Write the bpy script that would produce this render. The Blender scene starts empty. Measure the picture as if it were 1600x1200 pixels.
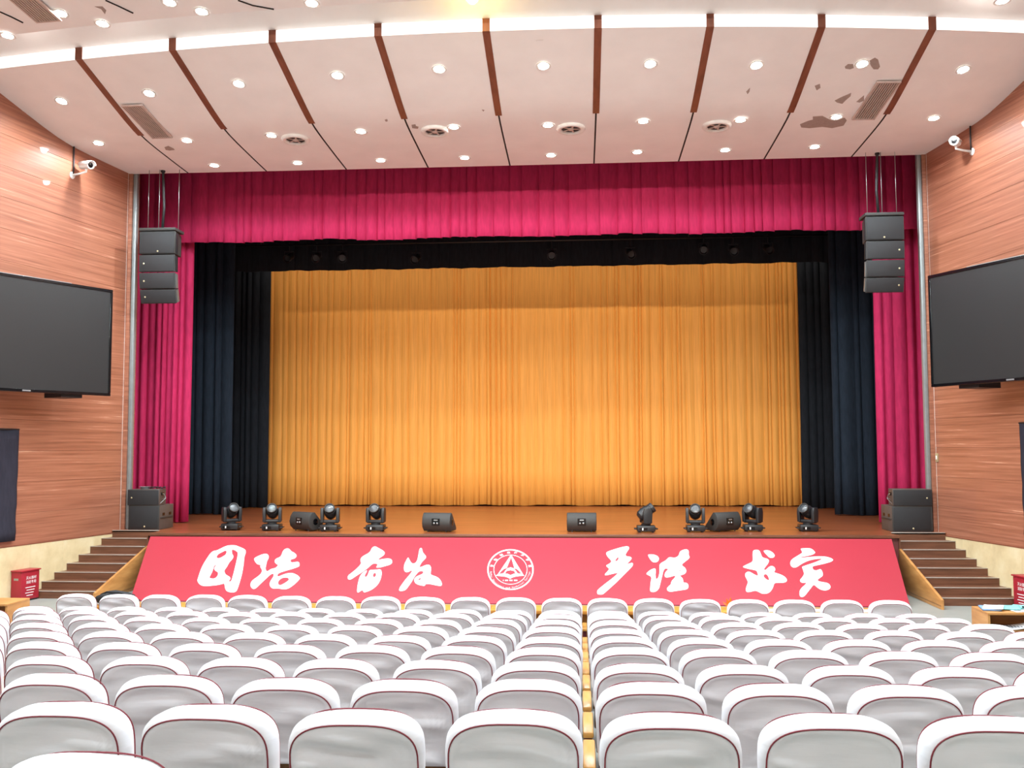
import bpy, bmesh, math, random
from mathutils import Vector, Matrix, Quaternion
random.seed(7)
R = math.radians
scene = bpy.context.scene
COL = scene.collection

# ------------------------------------------------------------------ camera, world, exposure
F_PX = 1494.0                       # focal length in pixels of the 1600x1200 frame
YAW, PIT, ROL = -0.0716, 0.0671, -0.0033
EYE = Vector((0.0, 0.0, 2.86))
_f = Vector((math.sin(YAW)*math.cos(PIT), math.cos(YAW)*math.cos(PIT), math.sin(PIT)))
_r = Vector((math.cos(YAW), -math.sin(YAW), 0.0))
_u = _r.cross(_f)
CR = _r*math.cos(ROL) + _u*math.sin(ROL)
CU = -_r*math.sin(ROL) + _u*math.cos(ROL)
CF = _f
cam_d = bpy.data.cameras.new('camera')
cam_d.sensor_fit = 'HORIZONTAL'; cam_d.sensor_width = 36.0
cam_d.lens = F_PX/1600.0*36.0
cam_d.clip_end = 200; cam_d.clip_start = 0.05
cam = bpy.data.objects.new('camera', cam_d); COL.objects.link(cam)
m = Matrix.Identity(4)
for i in range(3):
    m[i][0], m[i][1], m[i][2], m[i][3] = CR[i], CU[i], -CF[i], EYE[i]
cam.matrix_world = m
scene.camera = cam

world = bpy.data.worlds.new('world'); scene.world = world
world.use_nodes = True
bg = world.node_tree.nodes['Background']
bg.inputs[0].default_value = (1, 0.95, 0.9, 1); bg.inputs[1].default_value = 0.05

vs = scene.view_settings
vs.view_transform = 'Standard'; vs.look = 'None'; vs.gamma = 1.0
vs.use_curve_mapping = False
vs.exposure = 0.0

STAGE_LAMP_W = 200.0                 # each downlight in the panel before the stage
REAR_LAMP_W = 470.0                 # dimmer unseen downlights added over the back rows
HOUSE_LAMP_W = 560.0                # each unseen downlight added over the audience
ADDED_SPOT_W = 5200.0                      # each unseen spotlight added to brighten the stage
ADDED_WASH_W = 44.0                       # each unseen wash lamp added behind the black border
FASCIA_EMIT = 1.35  # glow put into the fascia for hidden LED light
LAMP_COL = (0.81, 0.94, 1.0)

# ------------------------------------------------------------------ helpers
def ray(px, py):
    return CR*((px-800)/F_PX) - CU*((py-600)/F_PX) + CF
def at_y(px, py, Y):
    d = ray(px, py); return EYE + d*(Y/d.y)
def at_z(px, py, Z):
    d = ray(px, py); return EYE + d*((Z-EYE.z)/d.z)
def at_plane(px, py, P, n):
    d = ray(px, py); return EYE + d*((Vector(P)-EYE).dot(n)/d.dot(n))
def at_surf(px, py, zf, y0=8.0, y1=24.0):
    d = ray(px, py)
    lo, hi = y0/d.y, y1/d.y
    g = lambda t: (EYE+d*t).z - zf((EYE+d*t).x, (EYE+d*t).y)
    # walk to the first crossing from below
    n = 200; prev = g(lo)
    for i in range(1, n+1):
        t = lo+(hi-lo)*i/n; cur = g(t)
        if prev < 0 <= cur:
            a, b = lo+(hi-lo)*(i-1)/n, t
            for _ in range(30):
                c = (a+b)/2
                if g(c) < 0: a = c
                else: b = c
            return EYE+d*a
        prev = cur
    return EYE+d*hi

def lin(c):
    o = []
    for v in c:
        v /= 255.0
        o.append(v/12.92 if v <= 0.04045 else ((v+0.055)/1.055)**2.4)
    return (*o, 1.0)

class NT:
    def __init__(s, name):
        s.m = bpy.data.materials.new(name); s.m.use_nodes = True
        s.t = s.m.node_tree; s.n = s.t.nodes; s.l = s.t.links
        s.b = s.n['Principled BSDF']
    def add(s, typ, **kw):
        nd = s.n.new(typ)
        for k, v in kw.items(): setattr(nd, k, v)
        return nd
    def link(s, a, b): s.l.new(a, b)
    def coords(s, scale, kind='Object', rnd=False):
        tc = s.add('ShaderNodeTexCoord'); mp = s.add('ShaderNodeMapping')
        mp.inputs['Scale'].default_value = scale
        s.link(tc.outputs[kind], mp.inputs[0])
        if rnd:
            oi = s.add('ShaderNodeObjectInfo'); mu = s.add('ShaderNodeVectorMath', operation='SCALE')
            cb = s.add('ShaderNodeCombineXYZ')
            for i in range(3): s.link(oi.outputs['Random'], cb.inputs[i])
            s.link(cb.outputs[0], mu.inputs[0]); mu.inputs['Scale'].default_value = 37.0
            s.link(mu.outputs[0], mp.inputs['Location'])
        return mp.outputs[0]
    def noise(s, vec, scale=5.0, detail=4.0, rough=0.55):
        nz = s.add('ShaderNodeTexNoise'); nz.inputs['Scale'].default_value = scale
        nz.inputs['Detail'].default_value = detail; nz.inputs['Roughness'].default_value = rough
        s.link(vec, nz.inputs['Vector']); return nz.outputs['Fac']
    def ramp(s, fac, stops):
        rp = s.add('ShaderNodeValToRGB'); el = rp.color_ramp.elements
        while len(el) > 1: el.remove(el[-1])
        el[0].position = stops[0][0]; el[0].color = stops[0][1]
        for p, c in stops[1:]:
            e = el.new(p); e.color = c
        s.link(fac, rp.inputs[0]); return rp.outputs[0]
    def bump(s, h, strength=0.2, dist=0.01):
        b = s.add('ShaderNodeBump'); b.inputs['Strength'].default_value = strength
        b.inputs['Distance'].default_value = dist
        s.link(h, b.inputs['Height']); s.link(b.outputs[0], s.b.inputs['Normal'])
    def set(s, **kw):
        for k, v in kw.items(): s.b.inputs[k.replace('_', ' ')].default_value = v

def simple(name, rgb, rough=0.5, metal=0.0, var=0.08, scale=8.0, bump=0.0, bscale=60.0, spec=0.5, coat=0.0):
    a = NT(name)
    c = lin(rgb)
    v = a.coords((1, 1, 1), rnd=False)
    f = a.noise(v, scale)
    lo = tuple(x*(1-var) for x in c[:3])+(1,); hi = tuple(min(1, x*(1+var)) for x in c[:3])+(1,)
    a.link(a.ramp(f, [(0.3, lo), (0.7, hi)]), a.b.inputs['Base Color'])
    a.set(Roughness=rough, Metallic=metal)
    a.b.inputs['Specular IOR Level'].default_value = spec
    a.b.inputs['Coat Weight'].default_value = coat
    if bump:
        a.bump(a.noise(v, bscale, 3), bump, 0.005)
    return a.m

def emission(name, rgb, strength):
    a = NT(name)
    a.b.inputs['Base Color'].default_value = (*rgb, 1)
    a.b.inputs['Emission Color'].default_value = (*rgb, 1)
    a.b.inputs['Emission Strength'].default_value = strength
    return a.m

def wood(name, stops, stretch, scale=1.0, rough=0.35, coat=0.0, rnd=True, bump=0.1, crough=0.1, detail=6):
    a = NT(name)
    v = a.coords(stretch, rnd=rnd)
    f = a.noise(v, scale, detail, 0.6)
    a.link(a.ramp(f, [(p, lin(c)) for p, c in stops]), a.b.inputs['Base Color'])
    a.set(Roughness=rough)
    a.b.inputs['Coat Weight'].default_value = coat
    a.b.inputs['Coat Roughness'].default_value = crough
    if bump: a.bump(f, bump, 0.004)
    return a.m

def cloth(name, rgb, rough=0.85, sheen=0.3, var=0.15, stretch=(3, 3, 0.6), bump=0.15):
    a = NT(name); c = lin(rgb)
    v = a.coords(stretch)
    f = a.noise(v, 6.0, 4)
    lo = tuple(x*(1-var) for x in c[:3])+(1,); hi = tuple(min(1, x*(1+var)) for x in c[:3])+(1,)
    a.link(a.ramp(f, [(0.3, lo), (0.7, hi)]), a.b.inputs['Base Color'])
    a.set(Roughness=rough)
    a.b.inputs['Sheen Weight'].default_value = sheen
    a.b.inputs['Sheen Tint'].default_value = (*[min(1, x*2) for x in c[:3]], 1)
    a.b.inputs['Specular IOR Level'].default_value = 0.2
    if bump: a.bump(f, bump, 0.02)
    return a.m

M = {}
M['wall_wood'] = wood('wall_wood', [(0.26, (132, 80, 58)), (0.42, (154, 96, 72)), (0.56, (168, 108, 82)), (0.66, (180, 120, 94)), (0.72, (222, 172, 142))],
                      (0.55, 1.0, 26.0), 1.0, 0.5, 0.45, True, 0.06, 0.025)
M['stage_wood'] = wood('stage_wood', [(0.3, (112, 58, 34)), (0.5, (150, 80, 46)), (0.7, (178, 102, 60))], (0.5, 9.0, 1.0), 1.0, 0.32, 0.25, False, 0.03, 0.2)
M['step_wood'] = wood('step_wood', [(0.3, (92, 58, 40)), (0.6, (122, 78, 56))], (1.0, 8.0, 12.0), 1.5, 0.45)
M['tan_wood'] = wood('tan_wood', [(0.3, (178, 122, 66)), (0.55, (200, 142, 82)), (0.75, (214, 160, 98))], (1.0, 1.0, 6.0), 1.5, 0.4)
M['desk_wood'] = wood('desk_wood', [(0.3, (196, 128, 48)), (0.6, (214, 148, 62))], (1.0, 6.0, 6.0), 1.5, 0.35)
M['arm_wood'] = wood('arm_wood', [(0.3, (198, 136, 58)), (0.6, (222, 164, 84))], (8.0, 1.5, 8.0), 1.5, 0.3, 0.2)
M['shell_wood'] = wood('shell_wood', [(0.3, (120, 84, 50)), (0.6, (146, 104, 64))], (1.0, 4.0, 4.0), 2.0, 0.45)
M['stone'] = wood('stone', [(0.25, (208, 186, 142)), (0.5, (226, 206, 162)), (0.75, (236, 222, 186))], (1.0, 1.0, 1.0), 2.2, 0.35, 0.1, True, 0.03)
M['ceiling'] = simple('ceiling', (246, 243, 241), 0.65, var=0.03, scale=1.5)
M['ceiling_dark'] = simple('ceiling_dark', (34, 26, 24), 0.9)
M['peeled'] = simple('peeled_plaster', (168, 150, 142), 0.95, var=0.08, scale=20)
M['slat'] = wood('slat', [(0.3, (112, 62, 44)), (0.6, (138, 80, 58))], (4.0, 1.0, 1.0), 2.0, 0.45)
M['cove'] = emission('cove', (1.0, 0.985, 0.96), FASCIA_EMIT)
M['lens'] = emission('lamp_lens', (1.0, 0.95, 0.88), 60.0)
M['warm'] = emission('warm_lens', (1.0, 0.68, 0.18), 18.0)
M['white_paint'] = simple('white_paint', (238, 236, 232), 0.4)
M['grille'] = simple('grille', (206, 188, 180), 0.5, 0.2)
M['grille_dark'] = simple('grille_dark', (58, 48, 46), 0.8)
M['crimson'] = cloth('crimson_velvet', (180, 40, 84), 0.8, 0.5, 0.14)
M['black_cloth'] = cloth('black_velvet', (30, 33, 38), 0.95, 0.08, 0.2)
M['navy_cloth'] = cloth('navy_velvet', (32, 40, 50), 0.95, 0.1, 0.2)
M['gold_cloth'] = cloth('gold_satin', (230, 158, 74), 0.6, 0.25, 0.12, (6, 6, 0.15))
M['drape'] = cloth('black_drape', (48, 46, 56), 0.85, 0.1, 0.15)
M['stage_black'] = simple('stage_black', (22, 22, 24), 0.95)
M['floor'] = simple('floor_grey', (158, 160, 154), 0.4, var=0.05, scale=3)
M['plaster'] = simple('plaster', (226, 214, 200), 0.8, var=0.03)
M['banner'] = simple('banner_vinyl', (178, 54, 68), 0.38, var=0.03, scale=0.6)
M['banner_white'] = simple('banner_white', (252, 250, 248), 0.45, var=0.01)
M['lip'] = simple('stage_lip', (120, 62, 60), 0.45, var=0.1)
M['nosing'] = simple('nosing', (196, 186, 176), 0.35, 0.4)
M['metal'] = simple('metal', (168, 172, 174), 0.35, 0.8)
M['grey_post'] = simple('grey_post', (150, 156, 156), 0.4, 0.3)
M['white_pipe'] = simple('white_pipe', (220, 214, 206), 0.4)
M['black_plastic'] = simple('black_plastic', (34, 34, 36), 0.42)
M['black_gloss'] = simple('black_gloss', (14, 14, 16), 0.15)
M['speaker_box'] = simple('speaker_box', (52, 50, 48), 0.6, bump=0.2, bscale=300)
M['sub_side'] = simple('sub_side', (86, 76, 70), 0.6, bump=0.2, bscale=300)
M['speaker_grille'] = simple('speaker_grille', (38, 38, 40), 0.65, bump=0.5, bscale=700)
M['screen'] = simple('screen', (44, 44, 44), 0.28, var=0.03, scale=1)
M['red_paint'] = simple('red_paint', (168, 34, 50), 0.4, var=0.05)
M['dark_red'] = simple('dark_red_fabric', (92, 26, 34), 0.85, var=0.15)
M['piping'] = simple('piping', (128, 40, 52), 0.6)
M['paper'] = simple('paper', (240, 244, 248), 0.7, var=0.02)
M['paper_blue'] = simple('paper_blue', (122, 158, 206), 0.7)
M['teal'] = simple('teal_folder', (132, 206, 202), 0.5, var=0.04)
M['ink'] = simple('ink', (110, 116, 128), 0.7)
M['orange'] = simple('orange_petal', (232, 128, 44), 0.6)
M['bag'] = simple('bag_cloth', (28, 28, 30), 0.75, bump=0.3, bscale=40)
M['glass_lens'] = simple('glass_lens', (70, 74, 78), 0.25, var=0.02, coat=1.0)
M['gold_badge'] = simple('badge', (206, 198, 160), 0.3, 0.6)

def cover_mat():
    a = NT('white_cover')
    v = a.coords((1.2, 1.2, 7.0), rnd=True)
    f = a.noise(v, 3.0, 3, 0.5)
    f2 = a.noise(a.coords((1, 1, 1), rnd=True), 3.0, 2)
    a.link(a.ramp(f2, [(0.3, lin((232, 232, 236))), (0.7, lin((240, 240, 243)))]), a.b.inputs['Base Color'])
    a.set(Roughness=0.7)
    a.b.inputs['Sheen Weight'].default_value = 0.15
    a.b.inputs['Specular IOR Level'].default_value = 0.25
    a.bump(f, 0.25, 0.015)
    return a.m
M['cover'] = cover_mat()

# ---- mesh helpers
def mesh_obj(name, bm, mat, parent=None, smooth=False, loc=None, rot=None, angle=None):
    me = bpy.data.meshes.new(name)
    bm.normal_update()
    bm.to_mesh(me); bm.free()
    if smooth:
        me.polygons.foreach_set('use_smooth', [True]*len(me.polygons))
        if angle is not None:
            me.set_sharp_from_angle(angle=R(angle))
    me.materials.append(mat)
    o = bpy.data.objects.new(name, me); COL.objects.link(o)
    if parent is not None: o.parent = parent
    if loc is not None: o.location = loc
    if rot is not None: o.rotation_euler = rot
    return o
def inst(name, src, parent=None, loc=None, rot=None, scale=None):
    o = bpy.data.objects.new(name, src.data); COL.objects.link(o)
    if parent is not None: o.parent = parent
    if loc is not None: o.location = loc
    if rot is not None: o.rotation_euler = rot
    if scale is not None: o.scale = scale
    return o
def tag(o, label=None, cat=None, group=None, kind=None):
    if label: o['label'] = label
    if cat: o['category'] = cat
    if group: o['group'] = group
    if kind: o['kind'] = kind
    return o
def empty(name, loc=(0, 0, 0), rotz=0.0, parent=None):
    o = bpy.data.objects.new(name, None); COL.objects.link(o)
    o.location = loc; o.rotation_euler = (0, 0, rotz); o.empty_display_size = 0.1
    if parent is not None: o.parent = parent
    return o
def copy_tree(o, parent=None):
    c = o.copy(); COL.objects.link(c); c.parent = parent
    for ch in list(o.children): copy_tree(ch, c)
    return c
def box(bm, x0, x1, y0, y1, z0, z1, bevel=0.0, seg=2, mat=None):
    vs = [bm.verts.new((x, y, z)) for z in (z0, z1) for y in (y0, y1) for x in (x0, x1)]
    fs = [(0, 2, 3, 1), (4, 5, 7, 6), (0, 1, 5, 4), (2, 6, 7, 3), (0, 4, 6, 2), (1, 3, 7, 5)]
    faces = [bm.faces.new([vs[i] for i in f]) for f in fs]
    if bevel:
        es = {e for f in faces for e in f.edges}
        bmesh.ops.bevel(bm, geom=list(es), offset=bevel, segments=seg, affect='EDGES', profile=0.5)
    elif mat is not None:
        pass
    if mat is not None:
        bmesh.ops.transform(bm, matrix=mat, verts=vs)
    return vs
def bxo(name, dims, mat, parent=None, bevel=0.0, loc=None, rot=None, seg=2):
    bm = bmesh.new(); box(bm, *dims, bevel=bevel, seg=seg)
    return mesh_obj(name, bm, mat, parent, smooth=bool(bevel), loc=loc, rot=rot, angle=40)
def prism(bm, pts, x0, x1, bevel=0.0, seg=2):
    """profile pts (y,z) extruded along x"""
    a = [bm.verts.new((x0, y, z)) for y, z in pts]; b = [bm.verts.new((x1, y, z)) for y, z in pts]
    fs = [bm.faces.new(a), bm.faces.new(list(reversed(b)))]
    n = len(pts)
    for i in range(n):
        fs.append(bm.faces.new((a[i], b[i], b[(i+1) % n], a[(i+1) % n])))
    bmesh.ops.recalc_face_normals(bm, faces=fs)
    if bevel:
        es = {e for f in fs[:2] for e in f.edges}
        bmesh.ops.bevel(bm, geom=list(es), offset=bevel, segments=seg, affect='EDGES', profile=0.5)
def tube(bm, pts, r, n=8, closed=False, caps=True):
    pts = [Vector(p) for p in pts]; rings = []
    N = len(pts); prev = None
    for i, p in enumerate(pts):
        if closed: t = pts[(i+1) % N]-pts[i-1]
        else: t = pts[min(i+1, N-1)]-pts[max(i-1, 0)]
        t.normalize()
        if prev is None:
            ref = Vector((0, 0, 1)) if abs(t.z) < 0.9 else Vector((1, 0, 0))
            a = t.cross(ref).normalized()
        else:
            a = (prev - t*prev.dot(t)).normalized()
        prev = a; b = t.cross(a)
        rr = r[i] if isinstance(r, (list, tuple)) else r
        rings.append([bm.verts.new(p + (a*math.cos(2*math.pi*k/n) + b*math.sin(2*math.pi*k/n))*rr) for k in range(n)])
    for i in range(N if closed else N-1):
        A, B = rings[i], rings[(i+1) % N]
        for k in range(n):
            bm.faces.new((A[k], A[(k+1) % n], B[(k+1) % n], B[k]))
    if caps and not closed:
        bm.faces.new(list(reversed(rings[0]))); bm.faces.new(rings[-1])
def lathe(bm, prof, n=24, axis='z', mat=None):
    """prof list of (r, h)"""
    rings = []; vs = []
    for r, h in prof:
        if r < 1e-6:
            v = bm.verts.new((0, 0, h)); rings.append([v]); vs.append(v)
        else:
            rg = [bm.verts.new((r*math.cos(2*math.pi*k/n), r*math.sin(2*math.pi*k/n), h)) for k in range(n)]
            rings.append(rg); vs += rg
    fs = []
    for A, B in zip(rings, rings[1:]):
        for k in range(n):
            k2 = (k+1) % n
            if len(A) == 1 and len(B) == 1: continue
            if len(A) == 1: fs.append(bm.faces.new((A[0], B[k2], B[k])))
            elif len(B) == 1: fs.append(bm.faces.new((A[k], A[k2], B[0])))
            else: fs.append(bm.faces.new((A[k], A[k2], B[k2], B[k])))
    if mat is not None: bmesh.ops.transform(bm, matrix=mat, verts=vs)
    bmesh.ops.recalc_face_normals(bm, faces=fs)
def grid_mesh(name, P, mat, parent=None, smooth=True, angle=None):
    """P[i][j] -> vertices"""
    bm = bmesh.new()
    V = [[bm.verts.new(p) for p in row] for row in P]
    for i in range(len(V)-1):
        for j in range(len(V[0])-1):
            bm.faces.new((V[i][j], V[i+1][j], V[i+1][j+1], V[i][j+1]))
    return mesh_obj(name, bm, mat, parent, smooth, angle=angle)
ORD = ['zeroth', 'first', 'second', 'third', 'fourth', 'fifth', 'sixth', 'seventh', 'eighth', 'ninth', 'tenth', 'eleventh', 'twelfth', 'thirteenth']
def spot(parent, W, size=2.9, blend=0.5, col=LAMP_COL, radius=0.06, loc=(0, 0, -0.03), rot=(0, 0, 0)):
    l = bpy.data.lights.new('lamp', 'SPOT'); l.energy = W; l.color = col
    l.spot_size = size; l.spot_blend = blend; l.shadow_soft_size = radius
    o = bpy.data.objects.new('lamp', l); COL.objects.link(o)
    o.parent = parent; o.location = loc; o.rotation_euler = rot
    return o

# ------------------------------------------------------------------ layout constants
CX = -1.4                 # centre line of the stage
LIP_Y, STAGE_Z = 19.68, 1.1
YF = 20.65                # proscenium line / end of the ceiling panel
WL0, WLS = -10.15, 0.20   # left wall: X = WL0 - WLS*(YF - Y)
WR0, WRS = 7.38, 0.20
def wl(Y): return WL0 - WLS*(YF-Y)
def wr(Y): return WR0 + WRS*(YF-Y)
YB = -7.0                 # back wall of the hall

S, X0, Y1, DP = 0.57, 0.0273, 12.017, 0.946
TOPS = [0.983, 0.973, 1.103, 1.210, 1.318, 1.426, 1.537, 1.648, 1.769, 1.886, 2.0]
CH = 0.985
ROWZ = [max(0.0, t-CH) for t in TOPS]; ROWZ[0] = ROWZ[1] = 0.0

# ------------------------------------------------------------------ the hall: floor
def build_floor():
    bm = bmesh.new()
    prof = [(24.0, 0.0), (Y1-DP-0.32+0.0, 0.0)]
    # step up before each row from the third on
    y = Y1-DP-0.32
    for k in range(2, 11):
        z = ROWZ[k]
        prof.append((Y1-DP*(k-1)-0.30, ROWZ[k-1]))
        prof.append((Y1-DP*(k-1)-0.30, z))
    z = ROWZ[10]
    yy = Y1-DP*10-0.30
    for k in range(11):
        prof.append((yy, z)); z += 0.115; prof.append((yy, z)); yy -= DP
    prof.append((YB-0.5, z))
    a = [bm.verts.new((-17, y, z)) for y, z in prof]; b = [bm.verts.new((14, y, z)) for y, z in prof]
    for i in range(len(prof)-1):
        try: bm.faces.new((a[i], b[i], b[i+1], a[i+1]))
        except ValueError: pass
    bmesh.ops.remove_doubles(bm, verts=bm.verts, dist=1e-5)
    bmesh.ops.recalc_face_normals(bm, faces=bm.faces)
    o = mesh_obj('floor', bm, M['floor'])
    tag(o, 'grey painted auditorium floor stepping down toward the stage', kind='structure')
build_floor()

# ------------------------------------------------------------------ side walls with boards and stone slabs
board_bm = bmesh.new(); box(board_bm, 0.0, 8.7, -0.012, 0.012, 0.002, 0.598, bevel=0.002, seg=1)
BOARD = mesh_obj('board', board_bm, M['wall_wood'])
slab_bm = bmesh.new(); box(slab_bm, 0.0015, 0.8985, -0.012, 0.012, 0.0, 1.036, bevel=0.003, seg=1)
SLAB = mesh_obj('stone_slab', slab_bm, M['stone'])
first_used = {'b': False, 's': False}
WALL = {}
for side in ('left', 'right'):
    sgn = 1 if side == 'left' else -1
    d = Vector((-WLS if side == 'left' else WRS, -1, 0)).normalized()
    P0 = Vector((WL0 if side == 'left' else WR0, YF, 0))
    ang = math.atan2(d.y, d.x)
    L = (YF-YB)*math.sqrt(1+WLS**2)
    bm = bmesh.new()
    y0, y1 = (-0.25, -0.02) if sgn > 0 else (0.02, 0.25)
    box(bm, 0.0, L, y0, y1, 0.0, 13.0)
    w = mesh_obj('wall_'+side, bm, M['wall_wood'], loc=P0, rot=(0, 0, ang))
    tag(w, f'{side} side wall of glossy reddish wood boards over cream stone slabs', kind='structure')
    WALL[side] = (w, P0, d, sgn)
    for c in range(15):
        for k in range(1):
            loc = (0.0, -0.008*sgn, 1.04+0.6*c)
            if not first_used['b']:
                first_used['b'] = True; BOARD.parent = w; BOARD.location = loc
            else: inst('board', BOARD, w, loc)
    for k in range(9):
        loc = (k*0.9, 0.002*sgn, 0.0)
        if not first_used['s']:
            first_used['s'] = True; SLAB.parent = w; SLAB.location = loc
        else: inst('stone_slab', SLAB, w, loc)
    # plinth cap between stone and boards
    bm = bmesh.new(); box(bm, 0, 8.7, -0.02, 0.02, 1.03, 1.045)
    mesh_obj('joint_strip', bm, M['slat'], w, loc=(0, 0.0, 0))
    # stone further back
    bm = bmesh.new(); box(bm, 8.1, L, -0.012, 0.012, 0.0, 1.036)
    mesh_obj('stone_base', bm, M['stone'], w)
def wall_pt(side, px, py, off=0.0):
    w, P0, d, sgn = WALL[side]
    n = Vector((-d.y, d.x, 0))*sgn      # into the room
    p = at_plane(px, py, P0+n*(off+0.006*0+0.004), n)
    return p, n, d
# back wall
bm = bmesh.new(); box(bm, -17, 14, YB-0.3, YB, 0, 14)
tag(mesh_obj('wall_back', bm, M['plaster']), 'plain plaster wall closing the hall behind the audience', kind='structure')

# ------------------------------------------------------------------ stage house
def sbox(name, dims, mat, label, kind='structure'):
    bm = bmesh.new(); box(bm, *dims)
    return tag(mesh_obj(name, bm, mat), label, kind=kind)
sbox('wall_stage_back', (-16, 13, 30.2, 30.4, 0, 13), M['stage_black'], 'black wall behind the gold curtain')
sbox('wall_stage_left', (-14.2, -14.0, YF+0.35, 30.2, 0, 13), M['stage_black'], 'black side wall of the stage at left')
sbox('wall_stage_right', (11.0, 11.2, YF+0.35, 30.2, 0, 13), M['stage_black'], 'black side wall of the stage at right')
sbox('ceiling_stage', (-16, 13, YF+0.02, 30.4, 11.4, 11.6), M['stage_black'], 'black ceiling high above the stage')
sbox('wall_proscenium_left', (-15.0, wl(YF)-0.02, YF+0.06, YF+0.34, 0, 13), M['wall_wood'], 'wood clad return at the left edge of the stage opening')
sbox('wall_proscenium_right', (wr(YF)+0.02, 13.0, YF+0.06, YF+0.34, 0, 13), M['wall_wood'], 'wood clad return at the right edge of the stage opening')
# wooden jamb + grey post + white conduit at each side of the opening
for i, (side, xs) in enumerate((('left', 1), ('right', -1))):
    xw = wl(YF) if side == 'left' else wr(YF)
    a, b = sorted((xw-0.02*xs, xw+0.07*xs))
    sbox('trim_%d' % (i*2+1), (a, b, YF-0.02, YF+0.34, STAGE_Z, 9.3), M['wall_wood'], f'narrow wooden jamb at the {side} edge of the stage opening')
    bm = bmesh.new()
    a, b = sorted((xw+0.07*xs, xw+0.16*xs))
    box(bm, a, b, YF+0.02, YF+0.14, STAGE_Z, 9.25, bevel=0.02)
    tag(mesh_obj('trim_%d' % (i*2+2), bm, M['grey_post'], smooth=True, angle=40), f'grey metal post at the {side} edge of the red curtain', kind='structure')
    bm = bmesh.new()
    px, py = xw-0.02*xs, YF-0.06
    tube(bm, [(px, py, STAGE_Z), (px, py, 9.2)], 0.014, 8)
    o = mesh_obj('white_conduit', bm, M['white_pipe'], smooth=True, angle=60)
    tag(o, f'thin white conduit running up the {side} wall corner', 'conduit')

# stage platform
bm = bmesh.new()
box(bm, -14.0, 11.0, YF-0.3, 30.2, 0.0, STAGE_Z-0.02)
box(bm, -9.1, 6.3, LIP_Y+0.06, YF-0.3, 0.0, STAGE_Z-0.02)
st = mesh_obj('stage_platform', bm, M['lip'])
tag(st, 'raised stage platform with dark maroon front edge', kind='structure')
bm = bmesh.new()
vs_ = [(-14, YF-0.33), (-9.1, YF-0.33), (-9.1, LIP_Y), (6.3, LIP_Y), (6.3, YF-0.33), (11, YF-0.33), (11, 30.2), (-14, 30.2)]
a = [bm.verts.new((x, y, STAGE_Z-0.03)) for x, y in vs_]; b = [bm.verts.new((x, y, STAGE_Z)) for x, y in vs_]
bm.faces.new(b); bm.faces.new(list(reversed(a)))
for i in range(8): bm.faces.new((a[i], a[(i+1) % 8], b[(i+1) % 8], b[i]))
bmesh.ops.recalc_face_normals(bm, faces=bm.faces)
mesh_obj('stage_boards', bm, M['stage_wood'], st)
bxo('side_cladding', (6.30, 6.33, LIP_Y+0.02, YF-0.31, 0.0, STAGE_Z-0.03), M['step_wood'], st)
bxo('side_cladding', (-9.13, -9.10, LIP_Y+0.02, YF-0.31, 0.0, STAGE_Z-0.03), M['step_wood'], st)
# brown nosing strip along the stage lip
bxo('lip_strip', (-9.1, 6.3, LIP_Y-0.03, LIP_Y+0.02, STAGE_Z-0.05, STAGE_Z+0.004), M['step_wood'], st, 0.004)

# ------------------------------------------------------------------ ceiling
CXC = -1.3
def edge_y(X): return 15.33 + 0.0102*(X-CXC)**2
ZP = [(0.0, 9.75), (0.7, 9.575), (1.4, 9.40), (1.9, 9.28), (2.3, 9.20), (2.7, 9.155), (3.2, 9.13), (4.2, 9.10), (5.4, 9.076), (8, 9.05)]
def zprof(d):
    if d <= 0: return 9.75-0.25*d
    for (a, za), (b, zb) in zip(ZP, ZP[1:]):
        if d <= b: return za+(zb-za)*(d-a)/(b-a)
    return ZP[-1][1]
def ceil_z(X, Y): return zprof(Y-edge_y(X))
SLX = [-8.80, -6.99, -5.17, -3.33, -1.51, 0.335, 2.17, 4.0, 5.85]
bm = bmesh.new(); box(bm, -12.5, 9.5, 15.2, YF+0.05, 10.35, 10.45)
CEIL = mesh_obj('ceiling', bm, M['ceiling_dark'])
tag(CEIL, 'dark cavity above the curved white ceiling panels before the stage', kind='structure')
bounds = [-12.0]+SLX+[9.2]
NJ = 22
for i in range(10):
    xa, xb = bounds[i]+(0.012 if i else 0), bounds[i+1]-(0.012 if i < 9 else 0)
    P = []; nx = 6
    for a in range(nx+1):
        X = xa+(xb-xa)*a/nx; ye = edge_y(X); row = []
        for j in range(NJ+1):
            t = (j/NJ)
            Y = ye+(YF-ye)*t
            row.append((X, Y, ceil_z(X, Y)))
        P.append(row)
    # close up with a returned edge at front
    for row in P:
        X, Y, z = row[-1]; row.append((X, Y+0.002, z+0.10)); row.append((X, Y+0.01, z+0.6))
    bm = bmesh.new()
    V = [[bm.verts.new(p) for p in row] for row in P]
    for r_ in range(len(V)-1):
        for c_ in range(len(V[0])-1):
            bm.faces.new((V[r_][c_], V[r_][c_+1], V[r_+1][c_+1], V[r_+1][c_]))
    # side returns so that the joints read as gaps
    for row in (V[0], V[-1]):
        up = [bm.verts.new((v.co.x, v.co.y, v.co.z+0.12)) for v in row[:NJ+1]]
        for c_ in range(NJ): bm.faces.new((row[c_], row[c_+1], up[c_+1], up[c_]))
    mesh_obj('ceiling_panel', bm, M['ceiling'], CEIL, True, angle=35)
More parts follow.
